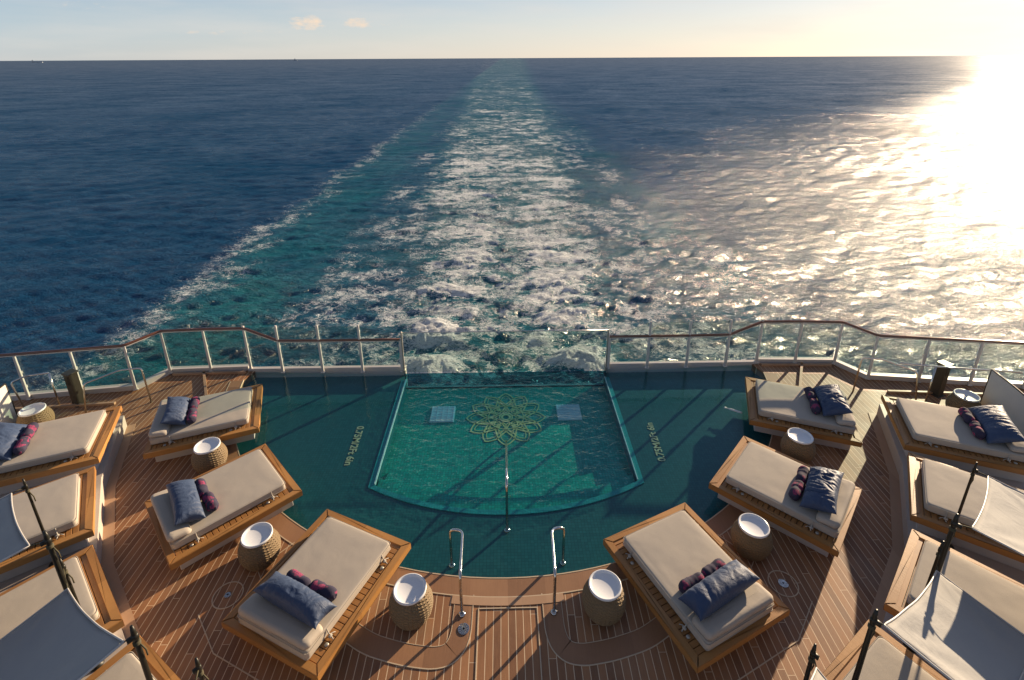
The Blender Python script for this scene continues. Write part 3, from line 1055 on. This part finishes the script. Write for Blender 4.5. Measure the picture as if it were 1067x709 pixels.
def cushion(bm, x0, x1, y0, y1, z0, z1, r, rc, seed, puff=.012, wob=.005):
    cx, cy, hx, hy = (x0 + x1) / 2, (y0 + y1) / 2, (x1 - x0) / 2, (y1 - y0) / 2
    def loop(d, z, top=False):
        ax, ay = hx - d, hy - d
        c = max(.012, min(rc - d * .5, ax * .9, ay * .9))
        pts = []
        def seg(p, q, n):
            for k in range(n):
                t = k / n
                pts.append((p[0] + (q[0] - p[0]) * t, p[1] + (q[1] - p[1]) * t))
        def corner(ox, oy, a0):
            for k in range(6):
                a = a0 + PI / 2 * k / 6
                pts.append((ox + c * math.cos(a), oy + c * math.sin(a)))
        corner(ax - c, ay - c, 0); seg((ax - c, ay), (-ax + c, ay), 18)
        corner(-ax + c, ay - c, PI / 2); seg((-ax, ay - c), (-ax, -ay + c), 26)
        corner(-ax + c, -ay + c, PI); seg((-ax + c, -ay), (ax - c, -ay), 18)
        corner(ax - c, -ay + c, 1.5 * PI); seg((ax, -ay + c), (ax, ay - c), 26)
        out = []
        for x, y in pts:
            n1_ = noise.noise(Vector((x * 2.2 + seed, y * 2.2, z * 3)))
            n2_ = noise.noise(Vector((x * 7 + seed, y * 7, z * 5)))
            if top:
                zz = z + puff * min(1, d / .18) + wob * (n1_ * 1.6 + n2_ * .5) * min(1, d / .06)
                f = 1
            else:
                zz = z
                f = 1 + .006 * n1_ + .002 * n2_
            out.append(bm.verts.new((cx + x * f, cy + y * f, zz)))
        return out
    loops = [loop(r, z0)]
    for k in range(1, 5):
        a = PI / 2 * k / 4
        loops.append(loop(r * (1 - math.sin(a)), z0 + r * (1 - math.cos(a))))
    loops.append(loop(-.004, (z0 + z1) / 2))
    for k in range(5):
        a = PI / 2 * k / 4
        loops.append(loop(r * (1 - math.cos(a)), z1 - r * (1 - math.sin(a))))
    m_ = min(hx, hy)
    for d in [r + (m_ * .96 - r) * (k / 12.) for k in range(1, 13)]:
        loops.append(loop(d, z1, True))
    n = len(loops[0])
    for a, b in zip(loops, loops[1:]):
        for k in range(n):
            bm.faces.new((a[k], a[(k + 1) % n], b[(k + 1) % n], b[k]))
    bm.faces.new(loops[0][::-1])
    bm.faces.new(loops[-1])

# ------------------------------------------------------------------ day beds
BW, BL = 1.78, 2.16
def mk_daybed(z0):
    """z0: height of the plinth; frame on top, mattress, head cushion. +y is the pool (foot) side"""
    t = empty('daybed')
    hw, hl = BW / 2, BL / 2
    bm = bmesh.new()
    box(bm, -hw + .16, hw - .16, -hl + .14, hl - .14, 0.002, z0, .01)
    link('plinth', bm, 'white', t)
    # mitred border boards
    bm = bmesh.new()
    o_ = [(-hw, -hl), (hw, -hl), (hw, hl), (-hw, hl)]
    bw_ = .115
    i_ = [(-hw + bw_, -hl + bw_), (hw - bw_, -hl + bw_), (hw - bw_, hl - bw_), (-hw + bw_, hl - bw_)]
    for k in range(4):
        a, b, c, d = o_[k], o_[(k + 1) % 4], i_[(k + 1) % 4], i_[k]
        g_ = .002
        cx = sum(p[0] for p in (a, b, c, d)) / 4; cy = sum(p[1] for p in (a, b, c, d)) / 4
        q = [(p[0] + (cx - p[0]) * g_ * 2, p[1] + (cy - p[1]) * g_ * 2) for p in (a, b, c, d)]
        prism(bm, q, z0 + .002, z0 + .12)
    es = [e for e in bm.edges if all(v.co.z > z0 + .1 for v in e.verts)]
    bmesh.ops.bevel(bm, geom=es, offset=.007, segments=2, affect='EDGES')
    link('frame', bm, 'frame', t)
    bm = bmesh.new()
    y = -hl + bw_ + .01
    while y < hl - bw_ - .05:
        box(bm, -hw + bw_ + .004, hw - bw_ - .004, y, y + .083, z0 + .07, z0 + .105, .004, 1)
        y += .093
    link('slats', bm, 'slat', t)
    # mattress
    zt = z0 + .11
    bm = bmesh.new()
    cushion(bm, -.65, .65, -hl + .10, hl - .20, zt + .001, zt + .152, .028, .06, 3.3, .007, .004)
    mt = link('mattress', bm, 'mattress', t, True)
    bm = bmesh.new()
    for zz in (zt + .03, zt + .135):
        x0, x1, y0, y1 = -.652, .652, -hl + .098, hl - .198
        L = rounded([(x0 + .3, y0, zz), (x1, y0, zz), (x1, y1, zz), (x0, y1, zz), (x0, y0, zz), (x0 + .3, y0, zz)], .05, 4)
        tube(bm, L, .006, 5, False)
    link('piping', bm, 'mattress', mt, True)
    # sloping head cushion
    bm = bmesh.new()
    cushion(bm, -.645, .645, -hl + .09, -hl + .44, zt + .161, zt + .30, .055, .08, 9.1, .008, .004)
    for v in bm.verts:
        q = (v.co.y + hl - .09) / .35
        if v.co.z > zt + .2:
            v.co.z -= .05 * q
        v.co.z += .004 * math.sin(v.co.x * 9)
    hc = link('head_cushion', bm, 'bolster', t, True)
    # tie straps with buckles, and round caps on the frame
    for sx, sy in ((-1, -.62), (1, -.62), (-1, .62), (1, .62)):
        bm = bmesh.new()
        x = sx * .655
        tube(bm, rounded([(x, sy, zt + .14), (x + sx * .012, sy, zt + .08), (x + sx * .05, sy + .01, zt + .02), (x + sx * .10, sy - .01, zt + .008)], .03, 3), .009, 6)
        box(bm, x + sx * .045 - .02, x + sx * .045 + .02, sy - .028, sy + .028, zt + .015, zt + .045, .006, 1)
        tube(bm, [(x + sx * .02, sy + .0, zt + .03), (x + sx * .03, sy + .05, zt + .012), (x + sx * .06, sy + .085, zt + .006)], .007, 6)
        link('strap', bm, 'strap', t, True)
        bm = bmesh.new()
        lathe(bm, [(.001, zt + .014), (.026, zt + .014), (.030, zt + .006), (.030, zt - .004)], 18, center=(sx * (hw - .17), sy - .10))
        link('cap', bm, 'steel_cap', t, True)
    return t
def place_from_edge(A, B):
    A, B = Vector(A), Vector(B)
    u = (B - A).normalized()
    n = Vector((-u.y, u.x))
    c = (A + B) / 2 - n * (BL / 2)
    return c, math.atan2(u.y, u.x), u, n
inner = [((-6.05, 11.19), (-5.40, 9.49)), ((-5.05, 9.02), (-3.83, 7.74)), ((-3.23, 7.31), (-1.60, 6.57))]
outer = [((-8.59, 9.94), (-7.92, 8.31)), ((-7.84, 8.11), (-6.80, 6.64)), ((-6.60, 6.37), (-5.33, 5.19)), ((-4.95, 4.97), (-3.45, 4.02))]
side = {-1: 'left', 1: 'right'}
proto_in = mk_daybed(.26)
proto_out = mk_daybed(.28)
beds = {}
used = set()
LB = {
 ('i', 0, -1): 'teak daybed with cream mattress nearest the stern railing on the left pool edge',
 ('i', 1, -1): 'middle teak daybed of the three on the left pool edge, two rattan tables beside it',
 ('i', 2, -1): 'large foreground teak daybed left of the pool handrails, long blue pillow across its head',
 ('i', 0, 1): 'teak daybed with cream mattress nearest the stern railing on the right pool edge',
 ('i', 1, 1): 'middle teak daybed of the three on the right pool edge, creased blue pillow on it',
 ('i', 2, 1): 'large foreground teak daybed right of the pool handrails, glossy blue pillow across its head',
 ('o', 0, -1): 'raised teak daybed at the far left beside the rail, pale blue pillow on it',
 ('o', 1, -1): 'second raised teak daybed in the left outer row, a white sail over its head end',
 ('o', 2, -1): 'third raised teak daybed in the left outer row, two dark poles crossing above it',
 ('o', 3, -1): 'raised teak daybed cut by the bottom left of the photo, beside the dark pole',
 ('o', 0, 1): 'raised teak daybed at the far right beside the rail, dark blue pillow on it',
 ('o', 1, 1): 'second raised teak daybed in the right outer row, a white sail over its head end',
 ('o', 2, 1): 'third raised teak daybed in the right outer row, half under the big grey-shadowed sail',
 ('o', 3, 1): 'raised teak daybed cut by the bottom right of the photo, beside the dark pole',
}
for kind, lst, proto, zb in (('i', inner, proto_in, 0), ('o', outer, proto_out, PZ)):
    for i, (A, B) in enumerate(lst):
        c, a, u, n = place_from_edge(A, B)
        for sgn in (-1, 1):
            if (kind, 'used') in used:
                t = copy_tree(proto)
            else:
                t = proto
                used.add((kind, 'used'))
            t.location = (-sgn * c.x * -1 * -1 if sgn > 0 else c.x, c.y, zb)
            t.rotation_euler = (0, 0, a if sgn < 0 else -a)
            tag(t, LB[(kind, i, sgn)], 'daybed', 'daybeds around the pool')
            beds[(kind, i, sgn)] = t
            for ch in children(t):
                if ch.name.startswith(('mattress', 'head_cushion')):
                    ch.location = (rnd.uniform(-.014, .014), rnd.uniform(-.012, .012), rnd.uniform(0, .002))
                    ch.rotation_euler = (0, 0, R(rnd.uniform(-.7, .7)))

# ------------------------------------------------------------------ pillows and rolls
def pillow_mesh(w_, d_, h_, seed, crease=1.0):
    bm = bmesh.new()
    nx, ny = 60, 30
    r = random.Random(seed)
    fs = [(r.uniform(6, 16), r.uniform(-6, 6), r.uniform(0, 6)) for _ in range(5)]
    top, bot = [], []
    for j in range(ny + 1):
        rt, rb = [], []
        for i in range(nx + 1):
            u_, v_ = -1 + 2 * i / nx, -1 + 2 * j / ny
            pin = 1 - .10 * (1 - abs(v_) ** 2) * abs(u_) ** 6
            pin2 = 1 - .12 * (1 - abs(u_) ** 2) * abs(v_) ** 6
            x = u_ * w_ / 2 * pin; y = v_ * d_ / 2 * pin2
            t_ = max(0, (1 - abs(u_) ** 2.6)) ** .5 * max(0, (1 - abs(v_) ** 2.2)) ** .55
            edge = (abs(u_) ** 3 + abs(v_) ** 3)
            q_ = Vector((x * 3.2 + seed * 5, y * 2.0, seed))
            n1_ = noise.noise(q_); n2_ = noise.noise(Vector((x * 9 + n1_ * 2, y * 4.5 + n1_ * 3, seed + 4)))
            wr = (.022 * n1_ + (.006 + .010 * (crease - 1)) * (1 - abs(n2_) * 4)) * min(1, t_ * 2.5)
            rt.append(bm.verts.new((x, y, h_ * .5 + h_ * .5 * t_ + wr)))
            rb.append(bm.verts.new((x, y, h_ * .5 - h_ * .42 * t_)))
        top.append(rt); bot.append(rb)
    for j in range(ny):
        for i in range(nx):
            bm.faces.new((top[j][i], top[j][i + 1], top[j + 1][i + 1], top[j + 1][i]))
            bm.faces.new((bot[j][i], bot[j + 1][i], bot[j + 1][i + 1], bot[j][i + 1]))
    bmesh.ops.remove_doubles(bm, verts=bm.verts, dist=.0015)
    return bm
def roll_mesh(seed, L=.44, r_=.096):
    bm = bmesh.new()
    rr = random.Random(seed)
    prof = []
    n = 22
    for k in range(n + 1):
        q = k / n
        x = -L / 2 + L * q
        rad_ = r_ * (1 - .55 * (abs(2 * q - 1)) ** 9) * (1 + .03 * math.sin(q * 21 + seed))
        if abs(q - .5) < .05: rad_ *= .93
        prof.append((rad_, x))
    prof = [(.02, -L / 2 - .003), (r_ * .3, -L / 2 - .012)] + prof + [(r_ * .3, L / 2 + .012), (.02, L / 2 + .003)]
    lathe(bm, prof, 26, fn=lambda k, j, r, z: .004 * math.sin(k * 2 * PI / 26 * 3 + j * .4 + seed))
    bmesh.ops.transform(bm, matrix=Matrix.Rotation(PI / 2, 4, 'Y'), verts=bm.verts)
    return bm
PL = {
 ('i', 0, -1): ('grey-blue pillow with a strap shadow leaning on the daybed nearest the left stern rail', 'on the daybed nearest the left stern rail'),
 ('i', 1, -1): ('smooth navy blue pillow slanted on the middle left pool daybed', 'on the middle left pool daybed'),
 ('i', 2, -1): ('long plump blue pillow across the head of the left foreground daybed', 'on the left foreground daybed'),
 ('i', 0, 1): ('crumpled blue pillow on the daybed nearest the right stern rail', 'on the daybed nearest the right stern rail'),
 ('i', 1, 1): ('deeply creased blue pillow catching the sun on the middle right pool daybed', 'on the middle right pool daybed'),
 ('i', 2, 1): ('long shiny navy pillow across the head of the right foreground daybed', 'on the right foreground daybed'),
 ('o', 0, -1): ('pale blue pillow on the far left raised daybed beside the white canvas screen', 'on the far left raised daybed'),
 ('o', 0, 1): ('dark blue pillow on the far right raised daybed against the white canvas screen', 'on the far right raised daybed'),
}
pcfg = {  # width, depth, height, x, y(local), yaw, tilt
 ('i', 0, -1): (1.02, .48, .28, .0, -.62, 2, 22), ('i', 1, -1): (1.12, .46, .30, .02, -.62, -6, 16), ('i', 2, -1): (1.24, .40, .34, .06, -.60, -3, 8),
 ('i', 0, 1): (1.05, .58, .32, .0, -.66, 4, 20), ('i', 1, 1): (1.16, .56, .32, -.02, -.62, 6, 16), ('i', 2, 1): (1.26, .42, .36, -.04, -.60, 4, 8),
 ('o', 0, -1): (1.15, .56, .26, .0, -.66, 3, 26), ('o', 0, 1): (1.2, .60, .30, .0, -.66, -3, 24)}
for n_, (key, (lab, where)) in enumerate(PL.items()):
    b = beds[key]
    kind, i, sgn = key
    ztop = b.location.z + (.26 if kind == 'i' else .28) + .11 + .157
    w_, d_, h_, px, py, yaw, tilt = pcfg[key]
    base = Matrix.Translation(b.location) @ Matrix.Rotation(b.rotation_euler.z, 4, 'Z')
    po = link('pillow', pillow_mesh(w_, d_, h_, n_ * 3 + 1, 1.0 if key not in (('i', 0, 1), ('i', 1, 1)) else 2.2), 'blue', None, True)
    p = base @ Vector((px, py, ztop - b.location.z + .03))
    po.location = p
    po.rotation_mode = 'XYZ'
    po.rotation_euler = (R(-tilt), 0, b.rotation_euler.z + R(yaw))
    tag(po, lab, 'pillow', 'blue pillows on the daybeds')
    for k, sx in enumerate((-1, 1)):
        ro = link('towel_roll', roll_mesh(n_ * 2 + k), 'towel', None, True)
        p = base @ Vector((px + sx * .225, py + d_ / 2 + .12 + sx * .012, ztop - b.location.z + .088))
        ro.location = p
        ro.rotation_euler = (R(rnd.uniform(0, 300)) * 0, 0, b.rotation_euler.z + R(yaw * .6 + sx * 3))
        # which of the pair is nearer the stern (farther from the viewer)
        farr = (sx < 0) if sgn < 0 else (sx > 0)
        if key == ('i', 2, -1) or key == ('i', 2, 1) or True:
            tag(ro, 'navy plaid roll %s, the %s' % (where, 'one farther away' if farr else 'one nearer the viewer'), 'rolled towel', 'rolled plaid towels on the daybeds')

# ------------------------------------------------------------------ rattan side tables
def mk_table():
    t = empty('side_table')
    bm = bmesh.new()
    prof = []
    n = 44
    for k in range(n + 1):
        q = k / n
        z = .012 + .535 * q
        r = .245 + .088 * math.sin(PI * (q * .86 + .06)) - .045 * q ** 2.2
        prof.append((r, z))
    prof = [(.10, .004)] + prof
    lathe(bm, prof, 96, fn=lambda k, j, r, z: (.0075 if ((k // 3) + (j // 2)) % 2 else -.005) + (.004 if k % 12 == 0 else 0) if 0 < j < len(prof) - 1 else 0)
    link('woven_body', bm, 'rattan', t, False)
    bm = bmesh.new()
    pr = [(.205, .549), (.236, .549), (.246, .562), (.246, .590), (.240, .598), (.226, .598), (.219, .590), (.212, .566), (.195, .556), (.001, .554)]
    lathe(bm, pr, 64)
    link('tray_top', bm, 'tray', t, True)
    return t
tp = mk_table()
TB = [(1.46, 5.67, 0), (4.17, 6.67, 0), (6.14, 8.83, 0), (10.75, 10.1, 0)]
TL = {(0, -1): 'rattan barrel table left of the pool handrails, between foreground daybed and drain',
      (0, 1): 'rattan barrel table right of the pool handrails, beside the right foreground daybed',
      (1, -1): 'rattan barrel table between the foreground and middle daybeds on the left',
      (1, 1): 'rattan barrel table between the foreground and middle daybeds on the right, in shade',
      (2, -1): 'rattan barrel table in front of the left daybed nearest the stern rail',
      (2, 1): 'rattan barrel table in front of the right daybed nearest the stern rail',
      (3, -1): 'rattan barrel table at the far left, beside the white canvas screen',
      (3, 1): 'rattan barrel table at the far right, beside the white canvas screen'}
first = True
for i, (x, y, z) in enumerate(TB):
    for sgn in (-1, 1):
        t = tp if first else copy_tree(tp)
        first = False
        t.location = (sgn * x, y, z + (.012 if i == 0 else .004))
        t.scale = (1, 1, .87)
        t.rotation_euler = (0, 0, rnd.uniform(0, 6))
        tag(t, TL[(i, sgn)], 'side table', 'rattan side tables with white tray tops')

# ------------------------------------------------------------------ handrails
for sgn in (-1, 1):
    t = empty('pool_handrail', (sgn * .70, 5.64, 0), label='bent steel pool handrail %s of the centre line, stepping into the water' % ('left' if sgn < 0 else 'right'),
              cat='handrail', group='steel handrails at the pool entry')
    bm = bmesh.new()
    P = [(0, 0, .012), (0, 0, .80), (-sgn * .0 + sgn * .03, .90, .66), (sgn * .25, .97, .62), (sgn * .25, .98, -.19)]
    tube(bm, rounded(P, .11, 7), .024, 14)
    link('rail', bm, 'steel', t, True)
    for (x, y, z) in ((0, 0, .008), (sgn * .25, .98, SHZ)):
        bm = bmesh.new()
        lathe(bm, [(.026, z + .025), (.05, z + .015), (.055, z)], 20, center=(x, y))
        link('foot_flange', bm, 'steel', t, True)
t = empty('basin_handrail', (0, 7.3, 0), label='single steel handrail running from the shelf down into the deep basin, pointing at the lotus', cat='handrail')
bm = bmesh.new()
tube(bm, rounded([(0, 0, SHZ), (0, 0, .88), (0, .35, .86), (0, 2.55, -.33), (0, 2.6, -.6)], .16, 6), .026, 14)
link('rail', bm, 'steel', t, True)
bm = bmesh.new()
lathe(bm, [(.026, SHZ + .03), (.055, SHZ + .018), (.06, SHZ + .002)], 20)
link('foot_flange', bm, 'steel', t, True)

def tube_rail(name, loc, paths, label, r_=.02, group=None):
    t = empty(name, loc, label=label, cat='handrail', group=group)
    for k, P in enumerate(paths):
        bm = bmesh.new()
        tube(bm, rounded([(p[0] - loc[0], p[1] - loc[1], p[2]) for p in P], .08, 5), r_, 12)
        link('rail' if k == 0 else 'leg', bm, 'steel', t, True)
    return t
for sgn in (-1, 1):
    s = sgn
    tube_rail('stair_rail', (s * 9.0, 10.9, 0), [[(s * 8.75, 11.0, .0), (s * 8.85, 11.1, .92), (s * 9.3, 11.0, .93), (s * 9.75, 10.45, .93), (s * 9.85, 10.35, .0)]],
              'low steel hoop rail on the deck between the stern daybed and the square bollard, %s' % side_word(s), group='steel hoop rails on the stern deck')
tube_rail('deck_rail', (-11.3, 10.6, 0), [[(-10.9, 10.9, .95), (-11.3, 10.75, .97), (-11.55, 10.6, .9), (-11.3, 10.5, 0)], [(-10.9, 10.9, .95), (-10.9, 10.9, 0)]],
          'small steel rail beside the far left table and canvas screen')
tube_rail('deck_rail', (10.3, 10.5, 0), [[(9.55, 10.75, .97), (10.3, 10.6, .97), (12.1, 10.3, .97)], [(10.3, 10.6, .97), (10.2, 10.5, 0)], [(11.6, 10.38, .97), (11.6, 10.38, 0)]],
          'long straight steel rail in front of the square bollard at the far right')
# square bollards with a dark lamp slot
for sgn in (-1, 1):
    t = empty('bollard_light', (sgn * (10.5 if sgn < 0 else 10.75), 11.0 if sgn < 0 else 10.85, 0), R(20) * sgn,
              'square bronze bollard lamp on the %s stern deck' % ('left' if sgn < 0 else 'right'), 'bollard', 'square bollards on the stern deck')
    bm = bmesh.new()
    box(bm, -.10, .10, -.10, .10, .0, .86, .008, 2)
    link('column', bm, 'dark_metal', t)
    bm = bmesh.new()
    box(bm, -.125, .125, -.125, .125, .862, .90, .008, 2)
    link('cap', bm, 'dark_metal', t)
    bm = bmesh.new()
    box(bm, -.075, .075, -.108, -.102, .60, .82)
    link('lamp_slot', bm, 'pole', t)
    bm = bmesh.new()
    box(bm, -.14, .14, -.14, .14, .0, .02, .004, 1)
    link('base_plate', bm, 'dark_metal', t)

# ------------------------------------------------------------------ white canvas wind screens
for sgn in (-1, 1):
    t = empty('wind_screen', (sgn * 11.0, 9.2, PZ * 0), label='curved white canvas screen behind the pillow of the %s raised daybed' % ('far left' if sgn < 0 else 'far right'),
              cat='screen', group='white canvas screens')
    pts = [(11.25, 10.2), (11.18, 9.7), (11.08, 9.2), (10.92, 8.6), (10.70, 8.0)]
    L = rounded([(sgn * x - sgn * 11.0, y - 9.2, 0) for x, y in pts], .3, 4)
    bm = bmesh.new()
    ribbon(bm, [(p.x, p.y) for p in L], -.012, .012, 1.12, 1.10)
    link('canvas', bm, 'screen', t)
    bm = bmesh.new()
    tube(bm, [(p.x, p.y, 1.13) for p in L], .018, 8)
    link('top_tube', bm, 'pole', t, True)
    for p in (L[0], L[-1]):
        bm = bmesh.new()
        tube(bm, [(p.x, p.y, 0), (p.x, p.y, 1.13)], .02, 10)
        link('post', bm, 'pole', t, True)

# ------------------------------------------------------------------ poles and shade sails
def pole(x, y, top, r_, label, clampside):
    t = empty('sail_pole', (x, y, PZ), label=label, cat='pole', group='dark poles that hold the shade sails')
    bm = bmesh.new()
    tube(bm, [(0, 0, 0), (0, 0, (top - PZ) * .5), (0, 0, top - PZ - .05), (0, 0, top - PZ + .03)], [r_, r_, r_ * .85, r_ * .5], 14)
    link('shaft', bm, 'pole', t, True)
    bm = bmesh.new()
    z = top - PZ - .12
    lathe(bm, [(r_ * .8, z - .035), (r_ * 1.12, z - .03), (r_ * 1.15, z), (r_ * 1.1, z + .03), (r_ * .8, z + .035)], 16)
    box(bm, -.02, .02, -r_ * 2.4, r_ * .3, z - .025, z + .025, .005, 1, mat4=Matrix.Rotation(clampside, 4, 'Z'))
    link('clamp', bm, 'pole', t, True)
    bm = bmesh.new()
    for k in range(3):
        zz = z - .07 - .015 * k
        lathe(bm, [(r_ + .001, zz - .007), (r_ + .008, zz), (r_ + .001, zz + .007)], 14)
    tube(bm, [(r_, 0, z - .1), (r_ + .03, .01, z - .2), (r_ + .02, .02, z - .3)], .008, 6)
    link('rope_wrap', bm, 'rope', t, True)
    bm = bmesh.new()
    lathe(bm, [(r_, .06), (r_ * 1.5, .05), (.09, .012), (.09, .0)], 20)
    link('foot', bm, 'pole', t, True)
    return t
def sail(corners, sagv, label, group, seed, seam=.42):
    """four corners: a (low, inner), b (high, inner), c (outer of b), d (outer of a)"""
    a, b, c, d = [Vector(v) for v in corners]
    cen = (a + b + c + d) / 4
    t = empty('shade_sail', (cen.x, cen.y, cen.z), label=label, cat='shade sail', group=group)
    n = 34
    r = random.Random(seed)
    ws = [(r.uniform(3, 9), r.uniform(-5, 5), r.uniform(0, 6), r.uniform(.004, .010)) for _ in range(5)]
    def P(u, v):
        p = (a * (1 - u) + b * u) * (1 - v) + (d * (1 - u) + c * u) * v
        # concave edges: pull each border towards the centre
        k = .04
        pull = k * (4 * u * (1 - u) * (abs(2 * v - 1) ** 2) + 4 * v * (1 - v) * (abs(2 * u - 1) ** 2))
        p = p.lerp(cen, pull)
        z = -sagv * 16 * u * (1 - u) * v * (1 - v)
        z += sum(am * math.sin(f * u * 2 + g * v + ph) for f, g, ph, am in ws) * 4 * u * (1 - u)
        # taut folds that run into the corners
        for (cu, cv) in ((0, 0), (1, 0)):
            rr = math.hypot(u - cu, v - cv)
            an = math.atan2(abs(v - cv), abs(u - cu) + 1e-6)
            z += .018 * math.sin(an * 11 + seed) * math.exp(-rr * 2.6) * min(1, rr * 6)
        return p + Vector((0, 0, z)) - cen
    bm = bmesh.new()
    g1 = [[bm.verts.new(P(i / n, j / n)) for i in range(n + 1)] for j in range(n + 1)]
    g2 = [[bm.verts.new(v.co - Vector((0, 0, .004))) for v in row] for row in g1]
    for j in range(n):
        for i in range(n):
            bm.faces.new((g1[j][i], g1[j][i + 1], g1[j + 1][i + 1], g1[j + 1][i]))
            bm.faces.new((g2[j][i], g2[j + 1][i], g2[j + 1][i + 1], g2[j][i + 1]))
    for k in range(n):
        for (r1, r2, i0, i1) in ((g1[0], g2[0], k, k + 1), (g1[n], g2[n], k, k + 1)):
            bm.faces.new((r1[i0], r1[i1], r2[i1], r2[i0]))
        for cidx in (0, n):
            bm.faces.new((g1[k][cidx], g1[k + 1][cidx], g2[k + 1][cidx], g2[k][cidx]))
    cv = link('canvas', bm, 'canvas', t, True)
    edge = [P(i / n, 0) for i in range(n + 1)] + [P(1, j / n) for j in range(1, n + 1)] + [P(1 - i / n, 1) for i in range(1, n + 1)] + [P(0, 1 - j / n) for j in range(1, n + 1)]
    bm = bmesh.new()
    tube(bm, edge, .011, 6, False)
    link('hem', bm, 'white', cv, True)
    bm = bmesh.new()
    tube(bm, [P(i / n, seam) + Vector((0, 0, .003)) for i in range(n + 1)], .007, 6)
    link('seam', bm, 'white', cv, True)
    return t, cen
def cord(t, cen, p, q):
    bm = bmesh.new()
    tube(bm, [Vector(p) - cen, Vector(q) - cen], .008, 6)
    link('cord', bm, 'rope', t, True)
for sgn in (-1, 1):
    sd_ = side[sgn]
    W = lambda x, y, z: (-sgn * x if sgn > 0 else x, y, z)
    P1, P2, P3, P4, P5 = (-7.30, 6.38, 2.0), (-5.55, 4.86, 2.63), (-5.72, 5.06, 1.95), (-3.78, 3.74, 2.60), (-3.34, 3.86, 1.92)
    names = [('thin dark pole nearest the stern on the %s, at the sail cut by the edge', .020),
             ('tall thick dark pole on the %s, at the near corner of the edge sail', .031),
             ('short dark pole at the top corner of the big sail on the %s', .025),
             ('tall dark pole at the inner corner of the big sail on the %s', .029),
             ('short dark pole closest to the bottom edge of the photo on the %s', .025)]
    for (x, y, z), (nm, r_) in zip((P1, P2, P3, P4, P5), names):
        q = W(x, y, z)
        pole(q[0], q[1], q[2], r_, nm % sd_, R(40) * sgn)
    A1, A2 = (-7.38, 6.23, 1.90), (-5.72, 4.80, 2.50)
    B1, B2 = (-5.47, 4.80, 1.79), (-3.84, 3.68, 2.50)
    C1, C2 = (-3.30, 3.72, 1.80), (-2.3, 2.9, 2.50)
    out = Vector((-.62, -.78, 0))
    def outer_pt(p, L_, dz, o_=out):
        return (p[0] + o_.x * L_, p[1] + o_.y * L_, p[2] + dz)
    for (p, q, pp, pq, lab, sdd, oo) in ((A1, A2, P1, P2, 'white shade sail cut by the %s edge of the photo, over the second raised daybed', 3, Vector((-.80, -.60, 0))),
                                     (B1, B2, P3, P4, 'large grey-white shade sail in the bottom %s corner, stretched between two dark poles', 5, Vector((-.66, -.75, 0))),
                                     (C1, C2, P5, None, 'tip of a white shade sail at the bottom edge, %s of the foreground daybed', 8, Vector((-.45, -.9, 0)))):
        cs = [W(*p), W(*q), W(*outer_pt(q, 2.3, -.55, oo)), W(*outer_pt(p, 2.3, -.50, oo))]
        s_, cen = sail(cs, .11, lab % sd_, 'shade sails over the outer daybeds', sdd + (1 if sgn > 0 else 0))
        cord(s_, cen, W(*p), W(pp[0], pp[1], pp[2] - .12))
        if pq:
            cord(s_, cen, W(*q), W(pq[0], pq[1], pq[2] - .12))

# ------------------------------------------------------------------ thermometer floating on the shelf water
bm = bmesh.new()
lathe(bm, [(.001, -.20), (.022, -.195), (.026, -.15), (.026, .06), (.018, .09), (.012, .12), (.012, .17), (.020, .18), (.020, .21), (.001, .215)], 18)
bmesh.ops.transform(bm, matrix=Matrix.Rotation(PI / 2, 4, 'Y'), verts=bm.verts)
tt = link('pool_thermometer', bm, 'plastic', None, True)
tt.location = (5.46, 10.38, WZ + .006)
tt.rotation_euler = (0, 0, R(148))
tag(tt, 'slim white thermometer floating on the dark shelf water at the right, by the stern daybed', 'thermometer')

# ------------------------------------------------------------------ ships on the horizon
def far_ship(azd, dist_, L_, label, kind):
    a = R(azd)
    t = empty('distant_ship', (dist_ * math.sin(a), dist_ * math.cos(a), SEA_Z), -a, label, 'ship', 'ships on the horizon')
    mh = 'ship_haze_grey'
    if mh not in M:
        M[mh] = simple('ship_haze_grey', (.42, .45, .48), .6, var=.1, scale=.02)  # grey-blue lightened to put distance haze into the ship colour
        M['ship_pale'] = simple('ship_pale', (.5, .5, .5), .6, var=.1, scale=.02)
    bm = bmesh.new()
    h = L_ * .07
    prism(bm, [(-L_ / 2, -h), (L_ * .42, -h), (L_ / 2, 0), (L_ * .42, h), (-L_ / 2, h)], -2, h)
    link('hull', bm, mh, t)
    bm = bmesh.new()
    if kind == 'cargo':
        box(bm, -L_ * .44, -L_ * .30, -h * .8, h * .8, h, h * 3.4)
        box(bm, -L_ * .40, -L_ * .36, -h * .3, h * .3, h * 3.4, h * 4.2)
    else:
        box(bm, -L_ * .30, L_ * .22, -h * .7, h * .7, h, h * 2.6)
        box(bm, -L_ * .1, L_ * .1, -h * .5, h * .5, h * 2.6, h * 6)
    link('superstructure', bm, 'ship_pale', t)
    if kind == 'cargo':
        for k in range(5):
            bm = bmesh.new()
            x = -L_ * .2 + k * L_ * .13
            box(bm, x, x + L_ * .1, -h * .8, h * .8, h, h * (1.5 + .4 * (k % 2)))
            link('container_stack', bm, mh, t)
    return t
far_ship(-39.8, 9000, 110, 'long low cargo ship at the far left of the horizon', 'cargo')
far_ship(-20.5, 9000, 75, 'small tall ship on the horizon left of the wake, below the clouds', 'tall')
